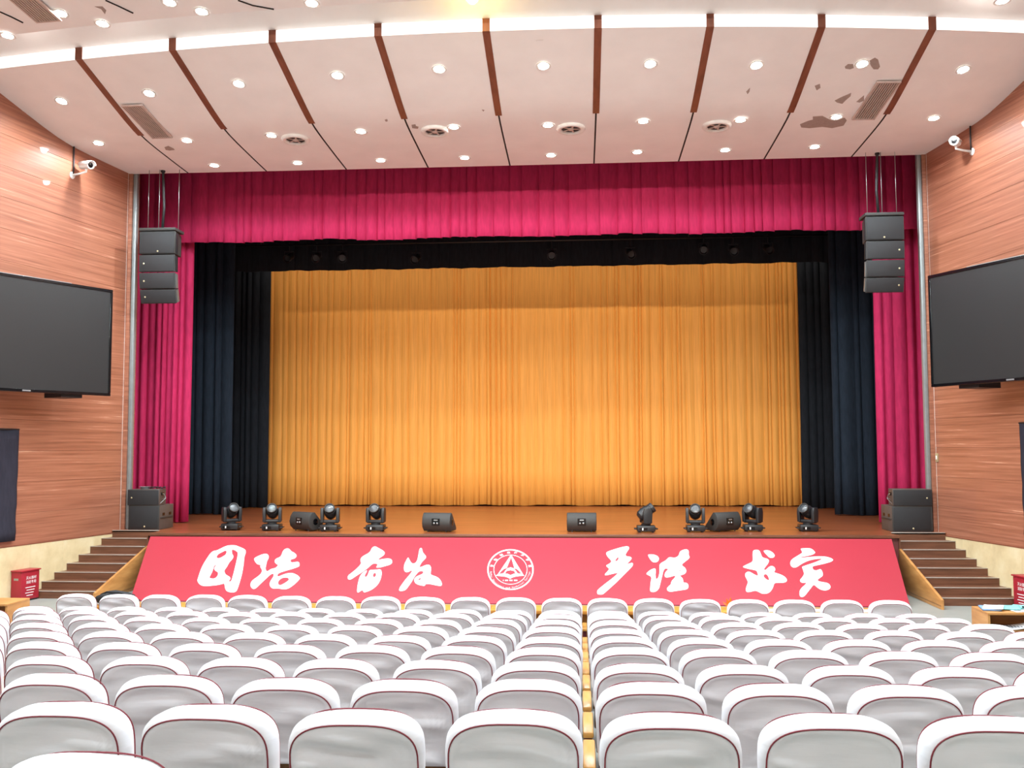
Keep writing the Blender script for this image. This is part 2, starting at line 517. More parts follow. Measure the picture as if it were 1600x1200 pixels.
# slats (wide brown strips on the steep part) and their wrap over the glowing fascia
for i, X in enumerate(SLX):
    ye = edge_y(X); P = []
    dend = 2.42
    bm = bmesh.new(); w_ = 0.062
    prof = [(ye-0.03, 9.955), (ye-0.03, 9.735)]
    for j in range(13):
        d_ = dend*j/12; prof.append((ye+d_, zprof(d_)-0.012))
    top = [(y, z+0.03) for y, z in prof[2:]]
    n = len(prof)
    A = [bm.verts.new((X-w_, y, z)) for y, z in prof]; B = [bm.verts.new((X+w_, y, z)) for y, z in prof]
    for k in range(n-1): bm.faces.new((A[k], A[k+1], B[k+1], B[k]))
    A2 = [bm.verts.new((X-w_, y+0.028 if k < 2 else y, z if k < 2 else z+0.03)) for k, (y, z) in enumerate(prof)]
    B2 = [bm.verts.new((X+w_, y+0.028 if k < 2 else y, z if k < 2 else z+0.03)) for k, (y, z) in enumerate(prof)]
    for k in range(n-1):
        bm.faces.new((A[k], A2[k], A2[k+1], A[k+1])); bm.faces.new((B[k], B[k+1], B2[k+1], B2[k]))
    bm.faces.new((A[-1], A2[-1], B2[-1], B[-1])); bm.faces.new((A[0], B[0], B2[0], A2[0]))
    bmesh.ops.recalc_face_normals(bm, faces=bm.faces)
    mesh_obj('slat', bm, M['slat'], CEIL)
    bm = bmesh.new(); pr_ = []
    for j in range(11):
        Y = ye+dend+(YF-ye-dend)*j/10; pr_.append((Y, ceil_z(X, Y)))
    A = [bm.verts.new((X-0.016, y, z-0.003)) for y, z in pr_]; B = [bm.verts.new((X+0.016, y, z-0.003)) for y, z in pr_]
    A2 = [bm.verts.new((X-0.016, y, z+0.03)) for y, z in pr_]; B2 = [bm.verts.new((X+0.016, y, z+0.03)) for y, z in pr_]
    for k in range(10):
        bm.faces.new((A[k], A[k+1], B[k+1], B[k])); bm.faces.new((A[k], A2[k], A2[k+1], A[k+1])); bm.faces.new((B[k], B[k+1], B2[k+1], B2[k]))
    mesh_obj('joint', bm, M['ceiling_dark'], CEIL)
# ceiling fascia made to glow, standing in for hidden LED light on it
def arc_strip(name, xs, fa, mat, parent=None, thick=None):
    P = [[fa(x, k) for k in range(2)] for x in xs]
    return grid_mesh(name, P, mat, parent, True)
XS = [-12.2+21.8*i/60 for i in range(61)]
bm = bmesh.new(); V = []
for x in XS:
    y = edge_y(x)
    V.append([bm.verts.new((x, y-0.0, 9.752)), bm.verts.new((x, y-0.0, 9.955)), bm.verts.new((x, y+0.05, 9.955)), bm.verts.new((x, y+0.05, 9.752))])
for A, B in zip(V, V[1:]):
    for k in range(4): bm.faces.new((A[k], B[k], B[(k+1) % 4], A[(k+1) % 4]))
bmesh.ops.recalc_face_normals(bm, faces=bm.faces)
tag(mesh_obj('glowing_fascia', bm, M['cove']), 'long curved white glowing fascia along the near edge of ceiling panel', 'fascia')
# recess soffit above the band and the near ceiling panel over the audience
GAP = 0.86
bm = bmesh.new(); V = []
for x in XS:
    y = edge_y(x)
    V.append([bm.verts.new(p) for p in ((x, y+0.3, 9.958), (x, y-0.0, 9.958), (x, y-0.10, 10.03), (x, y-0.28, 10.2), (x, y-0.6, 10.5), (x, y-1.1, 10.78), (x, y-1.6, 10.9))])
for A, B in zip(V, V[1:]):
    for k in range(6): bm.faces.new((A[k], B[k], B[k+1], A[k+1]))
tag(mesh_obj('ceiling_recess', bm, M['ceiling'], smooth=True), 'grey white recessed soffit behind the curved glowing fascia', kind='structure')
NSL = 0.13
def near_z(X, Y): return 9.90+NSL*max(0.0, (edge_y(X)-GAP-Y))
XN = [-17+31*i/62 for i in range(63)]
bm = bmesh.new(); V = []
for x in XN:
    ye = edge_y(min(max(x, -12.5), 9.9))-GAP
    pts = [(x, ye+0.0, 10.9), (x, ye, 9.90)]
    for j in range(1, 9):
        Y = ye+(YB-0.2-ye)*j/8; pts.append((x, Y, 9.90+NSL*(ye-Y)))
    V.append([bm.verts.new(p) for p in pts])
for A, B in zip(V, V[1:]):
    for k in range(len(A)-1): bm.faces.new((A[k], A[k+1], B[k+1], B[k]))
bmesh.ops.recalc_face_normals(bm, faces=bm.faces)
NEAR = mesh_obj('ceiling_audience', bm, M['ceiling'], smooth=True, angle=40)
tag(NEAR, 'white ceiling panel over the audience at top of picture', kind='structure')
for pts in (((0, 18), (18, 26), (36, 35)), ((165, 0), (185, 9), (208, 20)), ((372, 0), (395, 8), (428, 14))):
    bm = bmesh.new()
    Q = [at_surf(x, y, near_z, 8, 16) for x, y in pts]
    tube(bm, [q+Vector((0, 0, -0.004)) for q in Q], 0.014, 6)
    mesh_obj('seam', bm, M['ceiling_dark'], NEAR)

# ---- downlights
def make_downlight():
    root = empty('ceiling_downlight')
    bm = bmesh.new(); lathe(bm, [(0.085, 0.0), (0.125, -0.004), (0.132, -0.012), (0.118, -0.018), (0.095, -0.012), (0.085, -0.004)], 24)
    mesh_obj('trim_ring', bm, M['white_paint'], root, True)
    bm = bmesh.new(); lathe(bm, [(0.0, -0.012), (0.05, -0.011), (0.096, -0.006)], 20)
    mesh_obj('lens', bm, M['lens'], root, True)
    return root
DL = make_downlight(); dl_used = [False]
def normal_at(zf, p):
    e = 0.05
    gx = (zf(p.x+e, p.y)-zf(p.x-e, p.y))/(2*e); gy = (zf(p.x, p.y+e)-zf(p.x, p.y-e))/(2*e)
    return Vector((-gx, -gy, 1)).normalized()
def downlight(p, zf, label, group, W, **kw):
    if dl_used[0]:
        o = DL.copy(); COL.objects.link(o)
        for ch in DL.children:
            if ch.type == 'MESH': c = ch.copy(); COL.objects.link(c); c.parent = o
    else: o = DL; dl_used[0] = True
    o.location = p+Vector((0, 0, -0.006))
    o.rotation_euler = Vector((0, 0, 1)).rotation_difference(normal_at(zf, p)).to_euler()
    tag(o, label, 'downlight', group)
    s = spot(o, W, **kw); s.rotation_euler = o.rotation_euler.to_quaternion().inverted().to_euler()
    return o
rowA = [(96, 157), (233, 145), (373, 130), (527, 117), (686, 107), (849, 102), (1016, 99), (1182, 101), (1347, 99), (1505, 108)]
rowB = [(154, 223), (292, 219), (424, 211), (564, 205), (709, 198), (856, 195), (1005, 189), (1157, 187), (1307, 182), (1459, 184)]
rowC = [(335, 258), (465, 254), (595, 250), (726, 246), (861, 242), (996, 237), (1133, 234), (1273, 229)]
DLPOS = []
for nm, row in (('row nearest the glowing fascia', rowA), ('middle row of front ceiling', rowB), ('row nearest the red curtain', rowC)):
    for i, q in enumerate(row):
        p = at_surf(*q, ceil_z, 15.5, 20.6)
        big = q in ((527, 117), (1505, 108), (96, 157))
        downlight(p, ceil_z, f'lit ceiling downlight, {nm}, {ORD[i+1]} from left', 'downlights in the front ceiling', STAGE_LAMP_W)
for i, q in enumerate([(12, 55), (95, 20), (160, 36), (265, 3), (315, 17), (487, 4)]):
    p = at_surf(*q, near_z, 8, 16)
    downlight(p, near_z, f'lit downlight in upper left ceiling before the band, {ORD[i+1]} from left', 'downlights in the audience ceiling', STAGE_LAMP_W)
p = at_surf(1566, 1, near_z, 8, 16)
downlight(p, near_z, 'lit downlight in the top right corner of the ceiling', 'downlights in the audience ceiling', STAGE_LAMP_W)
for iy, Y in enumerate((12.6, 10.6, 8.6, 6.6, 1.0, -5.5)):  # downlights out of view, added to light the seats and stage
    for ix in range(5):
        X = CX-8.4+4.2*ix
        p = Vector((X, Y, near_z(X, Y)))
        downlight(p, near_z, f'unseen added downlight above the seats, {ORD[iy+1]} row back from the glowing fascia, {ORD[ix+1]} from left', 'unseen added downlights above the seats', HOUSE_LAMP_W if Y > 5 else REAR_LAMP_W, size=2.95)
# unseen spotlights added over the back rows to light the stage centre
bm = bmesh.new(); tube(bm, [(-8.5, -4.6, 10.75), (5.7, -4.6, 10.75)], 0.03, 8)
for x_ in (-8.0, -1.4, 5.2): tube(bm, [(x_, -4.6, 10.75), (x_, -4.6, near_z(x_, -4.6)-0.01)], 0.02, 6)
tag(mesh_obj('added_light_bar', bm, M['black_plastic'], smooth=True), 'unseen black bar over the back rows carrying added spotlights', 'pipe')
for i, x_ in enumerate((-6.8, -3.2, 0.4, 4.0)):
    root = empty('added_spotlight', (x_, -4.6, 10.4))
    tgt = Vector((-1.3+(x_+1.4)*0.42, 25.0, 4.1))
    q_ = Vector((0, 0, -1)).rotation_difference((tgt-Vector((x_, -4.6, 10.4))).normalized())
    bm = bmesh.new(); lathe(bm, [(0.0, 0.45), (0.11, 0.43), (0.13, 0.0), (0.12, 0.0), (0.10, 0.2)], 18, mat=q_.to_matrix().to_4x4()); mesh_obj('housing', bm, M['black_plastic'], root, True, angle=40)
    bm = bmesh.new(); lathe(bm, [(0.0, 0.05), (0.115, 0.05)], 18, mat=q_.to_matrix().to_4x4()); mesh_obj('lens', bm, M['lens'], root)
    bm = bmesh.new(); tube(bm, [(-0.14, 0, 0.0), (-0.14, 0, 0.2), (0.14, 0, 0.2), (0.14, 0, 0.0)], 0.013, 6); tube(bm, [(0, 0, 0.2), (0, 0, 0.35)], 0.013, 6); mesh_obj('yoke', bm, M['black_plastic'], root)
    s_ = spot(root, ADDED_SPOT_W, size=R(34), blend=1.0, col=(1.0, 0.95, 0.86), rot=q_.to_euler()); s_.location = q_ @ Vector((0, 0, -0.03))
    tag(root, f'added unseen spotlight on the bar over the back rows, {ORD[i+1]} from left', 'spotlight', 'added spotlights over the back rows')
# warm lamp at the recess, top of the picture
wp = at_surf(738, -3, lambda X, Y: 10.02, 10, 18); wp.z = 10.0
root = empty('warm_lamp', wp+Vector((0, 0, -0.02)))
bm = bmesh.new(); lathe(bm, [(0.0, -0.05), (0.05, -0.045), (0.075, -0.02), (0.08, 0.0)], 20); mesh_obj('lens', bm, M['warm'], root, True)
bm = bmesh.new(); lathe(bm, [(0.08, 0.0), (0.1, 0.0), (0.1, 0.03), (0.0, 0.03)], 20); mesh_obj('housing', bm, M['white_paint'], root, True, angle=40)
l = bpy.data.lights.new('lamp', 'POINT'); l.energy = 12; l.color = (1, 0.66, 0.15); l.shadow_soft_size = 0.05
lo = bpy.data.objects.new('lamp', l); COL.objects.link(lo); lo.parent = root; lo.location = (0, 0, -0.12)
tag(root, 'small warm yellow lamp at the top centre of the soffit', 'lamp')

# ---- linear grilles and round diffusers, peeled paint
def surf_frame(p, zf):
    n = normal_at(zf, p); q = Vector((0, 0, 1)).rotation_difference(n)
    return q
for k, (quad, lab) in enumerate((((192, 163, 228, 160, 265, 213, 236, 213), 'slatted air grille in the ceiling near the left wall'), ((1362, 126, 1402, 124, 1372, 184, 1338, 183), 'slatted air grille in the ceiling beside peeled paint at right'), ((8, -8, 52, -9, 98, 27, 62, 33), 'slatted air grille in the upper left corner above the glowing fascia'))):
    C4 = [at_surf(quad[2*i], quad[2*i+1], near_z if k == 2 else ceil_z, 8 if k == 2 else 15.5, 16 if k == 2 else 20.6) for i in range(4)]
    ctr = sum(C4, Vector())/4
    u = ((C4[1]-C4[0])+(C4[2]-C4[3])).normalized(); v = ((C4[3]-C4[0])+(C4[2]-C4[1])).normalized()
    n = u.cross(v).normalized(); v = n.cross(u)
    if n.z > 0: pass
    W_ = ((C4[1]-C4[0]).length+(C4[2]-C4[3]).length)/2; H_ = ((C4[3]-C4[0]).length+(C4[2]-C4[1]).length)/2
    root = empty('air_grille', ctr+Vector((0, 0, -0.022))); mm = Matrix((u, v, n)).transposed()
    root.rotation_euler = mm.to_euler()
    zs = -1 if n.z > 0 else 1
    hw, hh = W_/2, H_/2; t = 0.03
    bm = bmesh.new()
    for dm in ((-hw, hw, -hh, -hh+t), (-hw, hw, hh-t, hh), (-hw, -hw+t, -hh+t, hh-t), (hw-t, hw, -hh+t, hh-t)):
        box(bm, *dm, *sorted((0.06*zs*0.5, 0.0)))
    mesh_obj('frame', bm, M['grille'], root)
    bm = bmesh.new(); box(bm, -hw+t, hw-t, -hh+t, hh-t, *sorted((zs*0.004, -zs*0.01))); mesh_obj('backing', bm, M['grille_dark'], root)
    ns = 9
    sb = None
    for i in range(ns):
        x = -hw+t+(W_-2*t)*(i+0.5)/ns
        if sb is None:
            bm = bmesh.new(); box(bm, -0.010, 0.010, -hh+t, hh-t, *sorted((zs*0.004, zs*0.024)))
            sb = mesh_obj('slat', bm, M['grille'], root, loc=(x, 0, 0))
        else: inst('slat', sb, root, (x, 0, 0))
    tag(root, lab, 'vent', 'ceiling air grilles')
for q, lab in (((462, 217), 'round ceiling air diffuser left of the other three'), ((680, 204), 'round ceiling air diffuser, second from left'), ((892, 200), 'round ceiling air diffuser, third from left'), ((1120, 196), 'round ceiling air diffuser, rightmost of four')):
    p = at_surf(*q, ceil_z, 15.5, 20.6)
    root = empty('round_diffuser', p); root.rotation_euler = surf_frame(p, ceil_z).to_euler()
    bm = bmesh.new(); lathe(bm, [(0.285, 0.0), (0.29, -0.02), (0.26, -0.055), (0.20, -0.05), (0.185, -0.02), (0.19, 0.0)], 32)
    mesh_obj('ring', bm, M['white_paint'], root, True)
    bm = bmesh.new(); lathe(bm, [(0.0, -0.012), (0.19, -0.012)], 24); mesh_obj('throat', bm, M['grille_dark'], root)
    bm = bmesh.new(); lathe(bm, [(0.0, -0.05), (0.05, -0.045), (0.06, -0.02)], 16); mesh_obj('hub', bm, M['grille'], root, True)
    sb = None
    for i in range(5):
        if sb is None:
            bm = bmesh.new(); box(bm, 0.05, 0.19, -0.016, 0.016, -0.03, -0.018); sb = mesh_obj('vane', bm, M['grille'], root)
        else: inst('vane', sb, root, (0, 0, 0), (0, 0, i*2*math.pi/5))
    tag(root, lab, 'vent', 'round ceiling diffusers')
PEEL = [[(837, 63), (843, 55), (848, 55), (849, 62)],
        [(1320, 104), (1325, 100), (1333, 100), (1334, 106), (1328, 108), (1321, 107)],
        [(1358, 95), (1367, 90), (1372, 93), (1375, 104), (1372, 108), (1365, 108), (1361, 103)],
        [(1273, 134), (1281, 131), (1282, 137), (1276, 141)],
        [(1304, 157), (1314, 152), (1330, 145), (1329, 150), (1322, 156), (1316, 162), (1308, 160)],
        [(1338, 159), (1345, 153), (1350, 149), (1350, 157), (1343, 160)],
        [(1250, 194), (1262, 189), (1270, 187), (1270, 182), (1285, 181), (1297, 187), (1320, 184), (1323, 188), (1318, 196), (1300, 200), (1285, 198), (1265, 200), (1252, 199)],
        [(1166, 143), (1172, 137), (1171, 143), (1168, 147)],
        [(257, 230), (263, 228), (271, 232), (273, 234), (265, 235), (259, 234)],
        [(643, 195), (649, 194), (650, 197), (654, 198), (653, 201), (644, 200)],
        [(601, 187), (605, 186), (606, 189), (603, 190)], [(753, 171), (757, 172), (755, 174)], [(148, 10), (160, 10), (166, 16), (164, 22), (158, 14)]]
for pl in PEEL:
    bm = bmesh.new()
    zf = near_z if pl[0] == (148, 10) else ceil_z
    top = []; 
    for x, y in pl:
        q = at_surf(x, y, zf, 8 if zf is near_z else 15.5, 20.6)
        top.append(q)
    a = [bm.verts.new(q+Vector((0, 0, -0.004))) for q in top]; b = [bm.verts.new(q+Vector((0, 0, 0.01))) for q in top]
    bm.faces.new(a); bm.faces.new(list(reversed(b)))
    for i in range(len(a)): bm.faces.new((a[i], a[(i+1) % len(a)], b[(i+1) % len(a)], b[i]))
    bmesh.ops.recalc_face_normals(bm, faces=bm.faces)
    mesh_obj('peeled_patch', bm, M['peeled'], NEAR if zf is near_z else CEIL)

# ------------------------------------------------------------------ curtains
def fold_profile(x0, x1, wmin, wmax, amp, sharp=0.0, rng=None, dx=0.025):
    """list of (x, depth) along a curtain: irregular folds"""
    rng = rng or random
    xs = [x0]
    while xs[-1] < x1: xs.append(xs[-1]+rng.uniform(wmin, wmax))
    sc = (x1-x0)/(xs[-1]-x0); xs = [x0+(x-x0)*sc for x in xs]
    out = []
    for a, b in zip(xs, xs[1:]):
        A = amp*rng.uniform(0.45, 1.0); n = max(6, int((b-a)/dx)); sk = rng.uniform(-0.5, 0.5)
        for i in range(n):
            t = i/n
            tt = t**(1.0+0.6*sk) if sk > 0 else 1-(1-t)**(1-0.6*sk)
            s_ = math.sin(math.pi*tt)
            out.append((a+(b-a)*t, A*(s_**(1.0-0.55*sharp))))
    out.append((xs[-1], 0.0))
    return out
def curtain(name, x0, x1, Y, z0, z1, mat, label, wmin=0.12, wmax=0.4, amp=0.12, sharp=0.3, seed=1, gather=0.0, hem=0.02, group=None, rows=9, dx=0.025, slant=0.0):
    rng = random.Random(seed)
    pr = fold_profile(x0, x1, wmin, wmax, amp, sharp, rng, dx)
    ph = [rng.uniform(0, 6.28) for _ in range(6)]
    P = []
    for x, d in pr:
        hz = z0+hem*(0.5*math.sin(x*3.1+ph[0])+0.5*math.sin(x*7.3+ph[1]))
        row = []
        for j in range(rows+1):
            t = j/rows; z = hz+(z1-hz)*t
            k = 0.75+0.35*(1-t)+0.12*math.sin(3*t+x*1.3+ph[2])
            sway = 0.02*math.sin(x*2.0+t*2.5+ph[3])*(1-t)
            xx = x+sway+slant*(1-t)*(1 if x > (x0+x1)/2 else 0)
            row.append((xx, Y-d*k, z))
        P.append(row)
    o = grid_mesh(name, P, mat, None, True, angle=60)
    # cloth thickness
    md = o.modifiers.new('thickness', 'SOLIDIFY'); md.thickness = 0.006; md.offset = 1
    return tag(o, label, 'curtain', group)
curtain('gold_curtain', -11.2, 8.0, 29.3, STAGE_Z+0.03, 9.6, M['gold_cloth'], 'wide gold pleated curtain hanging at the back of the stage', 0.07, 0.30, 0.065, 0.45, 3, rows=8, dx=0.02)
curtain('black_border', -11.6, 8.4, 26.9, 8.0, 11.39, M['black_cloth'], 'black border curtain across the top of the gold curtain', 0.25, 0.6, 0.06, 0.3, 5, hem=0.015, rows=5)
curtain('black_leg_curtain', -12.6, -9.40, 25.3, STAGE_Z+0.02, 10.9, M['navy_cloth'], 'dark navy leg curtain beside the red curtain at left', 0.12, 0.4, 0.12, 0.3, 6, group='stage leg curtains')
curtain('black_leg_curtain', -12.4, -9.32, 28.1, STAGE_Z+0.02, 10.9, M['black_cloth'], 'black leg curtain touching the left edge of gold curtain', 0.15, 0.4, 0.1, 0.3, 7, group='stage leg curtains')
curtain('black_leg_curtain', 6.50, 9.6, 25.3, STAGE_Z+0.02, 10.9, M['navy_cloth'], 'dark navy leg curtain beside the red curtain at right', 0.12, 0.45, 0.14, 0.3, 8, group='stage leg curtains')
curtain('black_leg_curtain', 6.32, 9.4, 28.1, STAGE_Z+0.02, 10.9, M['black_cloth'], 'black leg curtain touching the right edge of gold curtain', 0.15, 0.4, 0.1, 0.3, 9, group='stage leg curtains')
curtain('red_leg_curtain', -11.3, -9.42, 22.55, STAGE_Z+0.03, 10.6, M['crimson'], 'crimson leg curtain gathered at the left of the stage opening', 0.10, 0.22, 0.15, 0.3, 10, group='red leg curtains')
curtain('red_leg_curtain', 6.86, 8.6, 22.75, STAGE_Z+0.03, 10.6, M['crimson'], 'crimson leg curtain gathered at the right of the stage opening', 0.12, 0.36, 0.14, 0.3, 11, group='red leg curtains')
# valance: overlapping flat pleats
def valance():
    rng = random.Random(4)
    x = -11.6; P = []; zb = 7.84
    cols = []
    while x < 8.6:
        w_ = rng.uniform(0.16, 0.42); A = rng.uniform(0.03, 0.07); lean = rng.uniform(-0.02, 0.02)
        drop = rng.uniform(-0.012, 0.012)
        n = 8
        for i in range(n+1):
            t = i/n
            cols.append((x+w_*t*0.985, A*(math.sin(math.pi*(0.15+0.85*t))**0.8)+0.02*(1-t), lean, drop+0.02*math.sin(x*1.7)))
        x += w_
    for xx, d, ln, dr in cols:
        row = []
        for j in range(11):
            t = j/10; z = zb+dr+(11.39-zb-dr)*t
            row.append((xx+ln*(1-t), 22.25-d*(0.7+0.5*(1-t))+0.008*math.sin(z*6+xx*5), z))
        P.append(row)
    o = grid_mesh('red_valance', P, M['crimson'], None, True, angle=50)
    md = o.modifiers.new('thickness', 'SOLIDIFY'); md.thickness = 0.006; md.offset = 1
    tag(o, 'crimson velvet valance pleated across the top of the stage opening', 'curtain')
valance()

# unseen wash lamps added behind the black border to brighten the gold curtain
bm = bmesh.new(); tube(bm, [(-11.0, 27.55, 9.63), (8.0, 27.55, 9.63)], 0.025, 8)
for x_ in (-9, -3, 3, 7): tube(bm, [(x_, 27.55, 9.63), (x_, 27.55, 11.395)], 0.012, 6)
tag(mesh_obj('added_wash_batten', bm, M['black_plastic'], smooth=True), 'unseen black pipe behind the black border carrying added wash lamps', 'pipe')
for i, x in enumerate([-9.0+1.9*k for k in range(9)]):
    root = empty('added_wash_lamp', (x, 27.55, 9.30))
    q_ = Vector((0, 0, -1)).rotation_difference(Vector((0.0, 1.5, -2.4)).normalized())
    bm = bmesh.new(); lathe(bm, [(0.0, 0.22), (0.10, 0.2), (0.12, 0.0), (0.115, 0.0), (0.095, 0.18)], 18, mat=q_.to_matrix().to_4x4()); mesh_obj('housing', bm, M['black_plastic'], root, True, angle=40)
    bm = bmesh.new(); lathe(bm, [(0.0, 0.03), (0.11, 0.03)], 18, mat=q_.to_matrix().to_4x4()); mesh_obj('lens', bm, M['lens'], root)
    bm = bmesh.new(); tube(bm, [(-0.13, 0, 0.05), (-0.13, 0, 0.2), (0.13, 0, 0.2), (0.13, 0, 0.05)], 0.012, 6); tube(bm, [(0, 0, 0.2), (0, 0, 0.33)], 0.012, 6); mesh_obj('yoke', bm, M['black_plastic'], root)
    s_ = spot(root, ADDED_WASH_W, size=R(140), blend=1.0, col=(1.0, 0.92, 0.78), loc=(0, 0, 0), rot=q_.to_euler())
    s_.location = q_ @ Vector((0, 0, -0.02))
    tag(root, f'added unseen wash lamp behind the black border, {ORD[i+1]} from left', 'stage light', 'added wash lamps behind the border')

# lamp batten in front of the black border
for i, (px, py) in enumerate([(452, 402), (495, 402), (535, 402), (650, 404), (862, 398), (985, 396), (1100, 389), (1146, 391), (1200, 389)]):
    p = at_y(px, py, 26.2)
    root = empty('stage_spotlight', p)
    bm = bmesh.new(); lathe(bm, [(0.0, -0.16), (0.09, -0.15), (0.10, 0.1), (0.12, 0.16), (0.11, 0.16), (0.085, 0.10), (0.0, 0.09)], 18)
    b_ = mesh_obj('barrel', bm, M['black_plastic'], root, True, rot=(R(118), 0, R(12*((i % 3)-1))), angle=40)
    bm = bmesh.new(); tube(bm, [(-0.13, 0, 0), (-0.13, 0, 0.16), (0.13, 0, 0.16), (0.13, 0, 0)], 0.012, 6); tube(bm, [(0, 0, 0.16), (0, 0, 0.42)], 0.012, 6)
    mesh_obj('yoke', bm, M['black_plastic'], root)
    tag(root, f'small black stage spotlight before the black border, {ORD[i+1]} from left', 'spotlight', 'spotlights on the batten')
bm = bmesh.new(); zb_ = at_y(800, 400, 26.2).z+0.42
tube(bm, [(-11.0, 26.2, zb_), (8.0, 26.2, zb_)], 0.025, 8)
for x_ in (-9, -3, 3, 7): tube(bm, [(x_, 26.2, zb_), (x_, 26.2, 11.395)], 0.012, 6)
tag(mesh_obj('lighting_batten', bm, M['black_plastic'], smooth=True), 'black pipe carrying the stage spotlights above the gold curtain', 'pipe')

# ------------------------------------------------------------------ stage steps
TREAD, RISE = 0.335, STAGE_Z/8
TOPY = YF-0.33
for side in ('left', 'right'):
    sg = -1 if side == 'left' else 1
    inner = -9.15 if side == 'left' else 6.35
    root = empty('stage_steps', (inner, TOPY, 0))
    for k in range(1, 8):
        yb, yf = TOPY-TREAD*k, TOPY-TREAD*(k-1)
        z1 = STAGE_Z-RISE*k
        # outer edge follows the wall
        xo_f = (wl(yb) if side == 'left' else wr(yb))+0.02*sg*-1
        xo_b = (wl(yf) if side == 'left' else wr(yf))+0.02*sg*-1
        bm = bmesh.new()
        pts = [(inner, yb), (xo_f, yb), (xo_b, yf), (inner, yf)]
        if side == 'left': pts = pts[::-1]
        lo_ = [bm.verts.new((x-inner, y-TOPY, 0)) for x, y in pts]; hi_ = [bm.verts.new((x-inner, y-TOPY, z1)) for x, y in pts]
        bm.faces.new(hi_); bm.faces.new(list(reversed(lo_)))
        for i in range(4): bm.faces.new((lo_[i], lo_[(i+1) % 4], hi_[(i+1) % 4], hi_[i]))
        bmesh.ops.recalc_face_normals(bm, faces=bm.faces)
        s_ = mesh_obj('step', bm, M['step_wood'], root)
        a, b = sorted((0.0, xo_f-inner))
        bxo('nosing', (a, b, yb-TOPY-0.012, yb-TOPY+0.045, z1-0.006, z1+0.008), M['nosing'], s_, 0.003)
    a, b = sorted((0.0, (wl(TOPY) if side == 'left' else wr(TOPY))-inner-0.02*sg))
    bxo('nosing', (a, b, -0.015, 0.05, STAGE_Z-0.004, STAGE_Z+0.010), M['nosing'], root, 0.003)
    # top riser below the stage edge is the stage itself; clad it
    bxo('riser', (a, b, 0.0, 0.03, 0, STAGE_Z-0.006), M['step_wood'], root)
    bm = bmesh.new()
    yA = LIP_Y-TOPY+0.4; yB_ = TOPY-TREAD*8-0.12-TOPY+0.02
    prof = [(0.0, 0.0), (yB_, 0.0), (yB_, 0.17), (yB_+0.12, 0.21), (-0.30, STAGE_Z-0.17), (0.0, STAGE_Z-0.14)]
    prism(bm, prof, -0.05 if sg > 0 else 0.0, 0.0 if sg > 0 else 0.05, bevel=0.006)
    st_ = mesh_obj('stringer', bm, M['tan_wood'], root, True, angle=30)
    bm = bmesh.new(); xx = -0.056 if sg > 0 else 0.05
    box(bm, xx, xx+0.006, yB_+0.005, -0.1, 0.06, 0.068); mesh_obj('base_moulding', bm, M['shell_wood'], st_)
    tag(root, f'brown stage steps with pale nosings at the {side} side wall', 'steps', 'stage steps')

# ------------------------------------------------------------------ banner with calligraphy and emblem
BT = LIP_Y-0.05
bt = [at_y(235, 838.5, BT), at_y(1393, 842, BT)]
bb = [at_z(203, 938, 0.02), at_z(1422, 948, 0.02)]
zt = (bt[0].z+bt[1].z)/2; yb_ = (bb[0].y+bb[1].y)/2
T0, T1 = Vector((bt[0].x, BT, zt)), Vector((bt[1].x, BT, zt))
B0, B1 = Vector((bb[0].x, yb_, 0.02)), Vector((bb[1].x, yb_, 0.02))
bu = Vector((1, 0, 0)); bv = (T0-B0); bv.x = 0; bv.normalize(); bn = bu.cross(bv).normalized()   # bn faces audience/up
if bn.y > 0: bn = -bn
root = empty('stage_banner', ((B0+B1)/2))
rl = root.location.copy()
bm = bmesh.new()
nx = 24
Fr = []
for i in range(nx+1):
    t = i/nx; col_ = []
    for j in range(5):
        s_ = j/4; p = (B0.lerp(B1, t)).lerp(T0.lerp(T1, t), s_)
        col_.append(p)
    Fr.append(col_)
V = [[bm.verts.new(p-rl) for p in c_] for c_ in Fr]; W = [[bm.verts.new(p-rl-bn*0.03) for p in c_] for c_ in Fr]
for i in range(nx):
    for j in range(4):
        bm.faces.new((V[i][j], V[i+1][j], V[i+1][j+1], V[i][j+1])); bm.faces.new((W[i][j], W[i][j+1], W[i+1][j+1], W[i+1][j]))
for i in range(nx):
    bm.faces.new((V[i][0], W[i][0], W[i+1][0], V[i+1][0])); bm.faces.new((V[i][4], V[i+1][4], W[i+1][4], W[i][4]))
for j in range(4):
    bm.faces.new((V[0][j], V[0][j+1], W[0][j+1], W[0][j])); bm.faces.new((V[nx][j], W[nx][j], W[nx][j+1], V[nx][j+1]))
bmesh.ops.recalc_face_normals(bm, faces=bm.faces)
mesh_obj('sheet', bm, M['banner'], root)
tag(root, 'red sloping banner with white calligraphy and round emblem below the stage', 'banner')
def fill2d(polys):
    """polys of 2D points (outer and holes) -> bmesh flat fill via a 2D curve"""
    cu = bpy.data.curves.new('tmp', 'CURVE'); cu.dimensions = '2D'; cu.fill_mode = 'BOTH'
    for pl in polys:
        sp = cu.splines.new('POLY'); sp.points.add(len(pl)-1)
        for i, (x, y) in enumerate(pl): sp.points[i].co = (x, y, 0, 1)
        sp.use_cyclic_u = True
    ob = bpy.data.objects.new('tmp', cu); COL.objects.link(ob)
    me = ob.to_mesh()
    bm = bmesh.new(); bm.from_mesh(me); ob.to_mesh_clear()
    bpy.data.objects.remove(ob); bpy.data.curves.remove(cu)
    return bm
def smooth_poly(pl, it=1):
    for _ in range(it):
        o = []
        n = len(pl)
        for i in range(n):
            a, b = pl[i], pl[(i+1) % n]
            o.append((a[0]*0.75+b[0]*0.25, a[1]*0.75+b[1]*0.25)); o.append((a[0]*0.25+b[0]*0.75, a[1]*0.25+b[1]*0.75))
        pl = o
    return pl
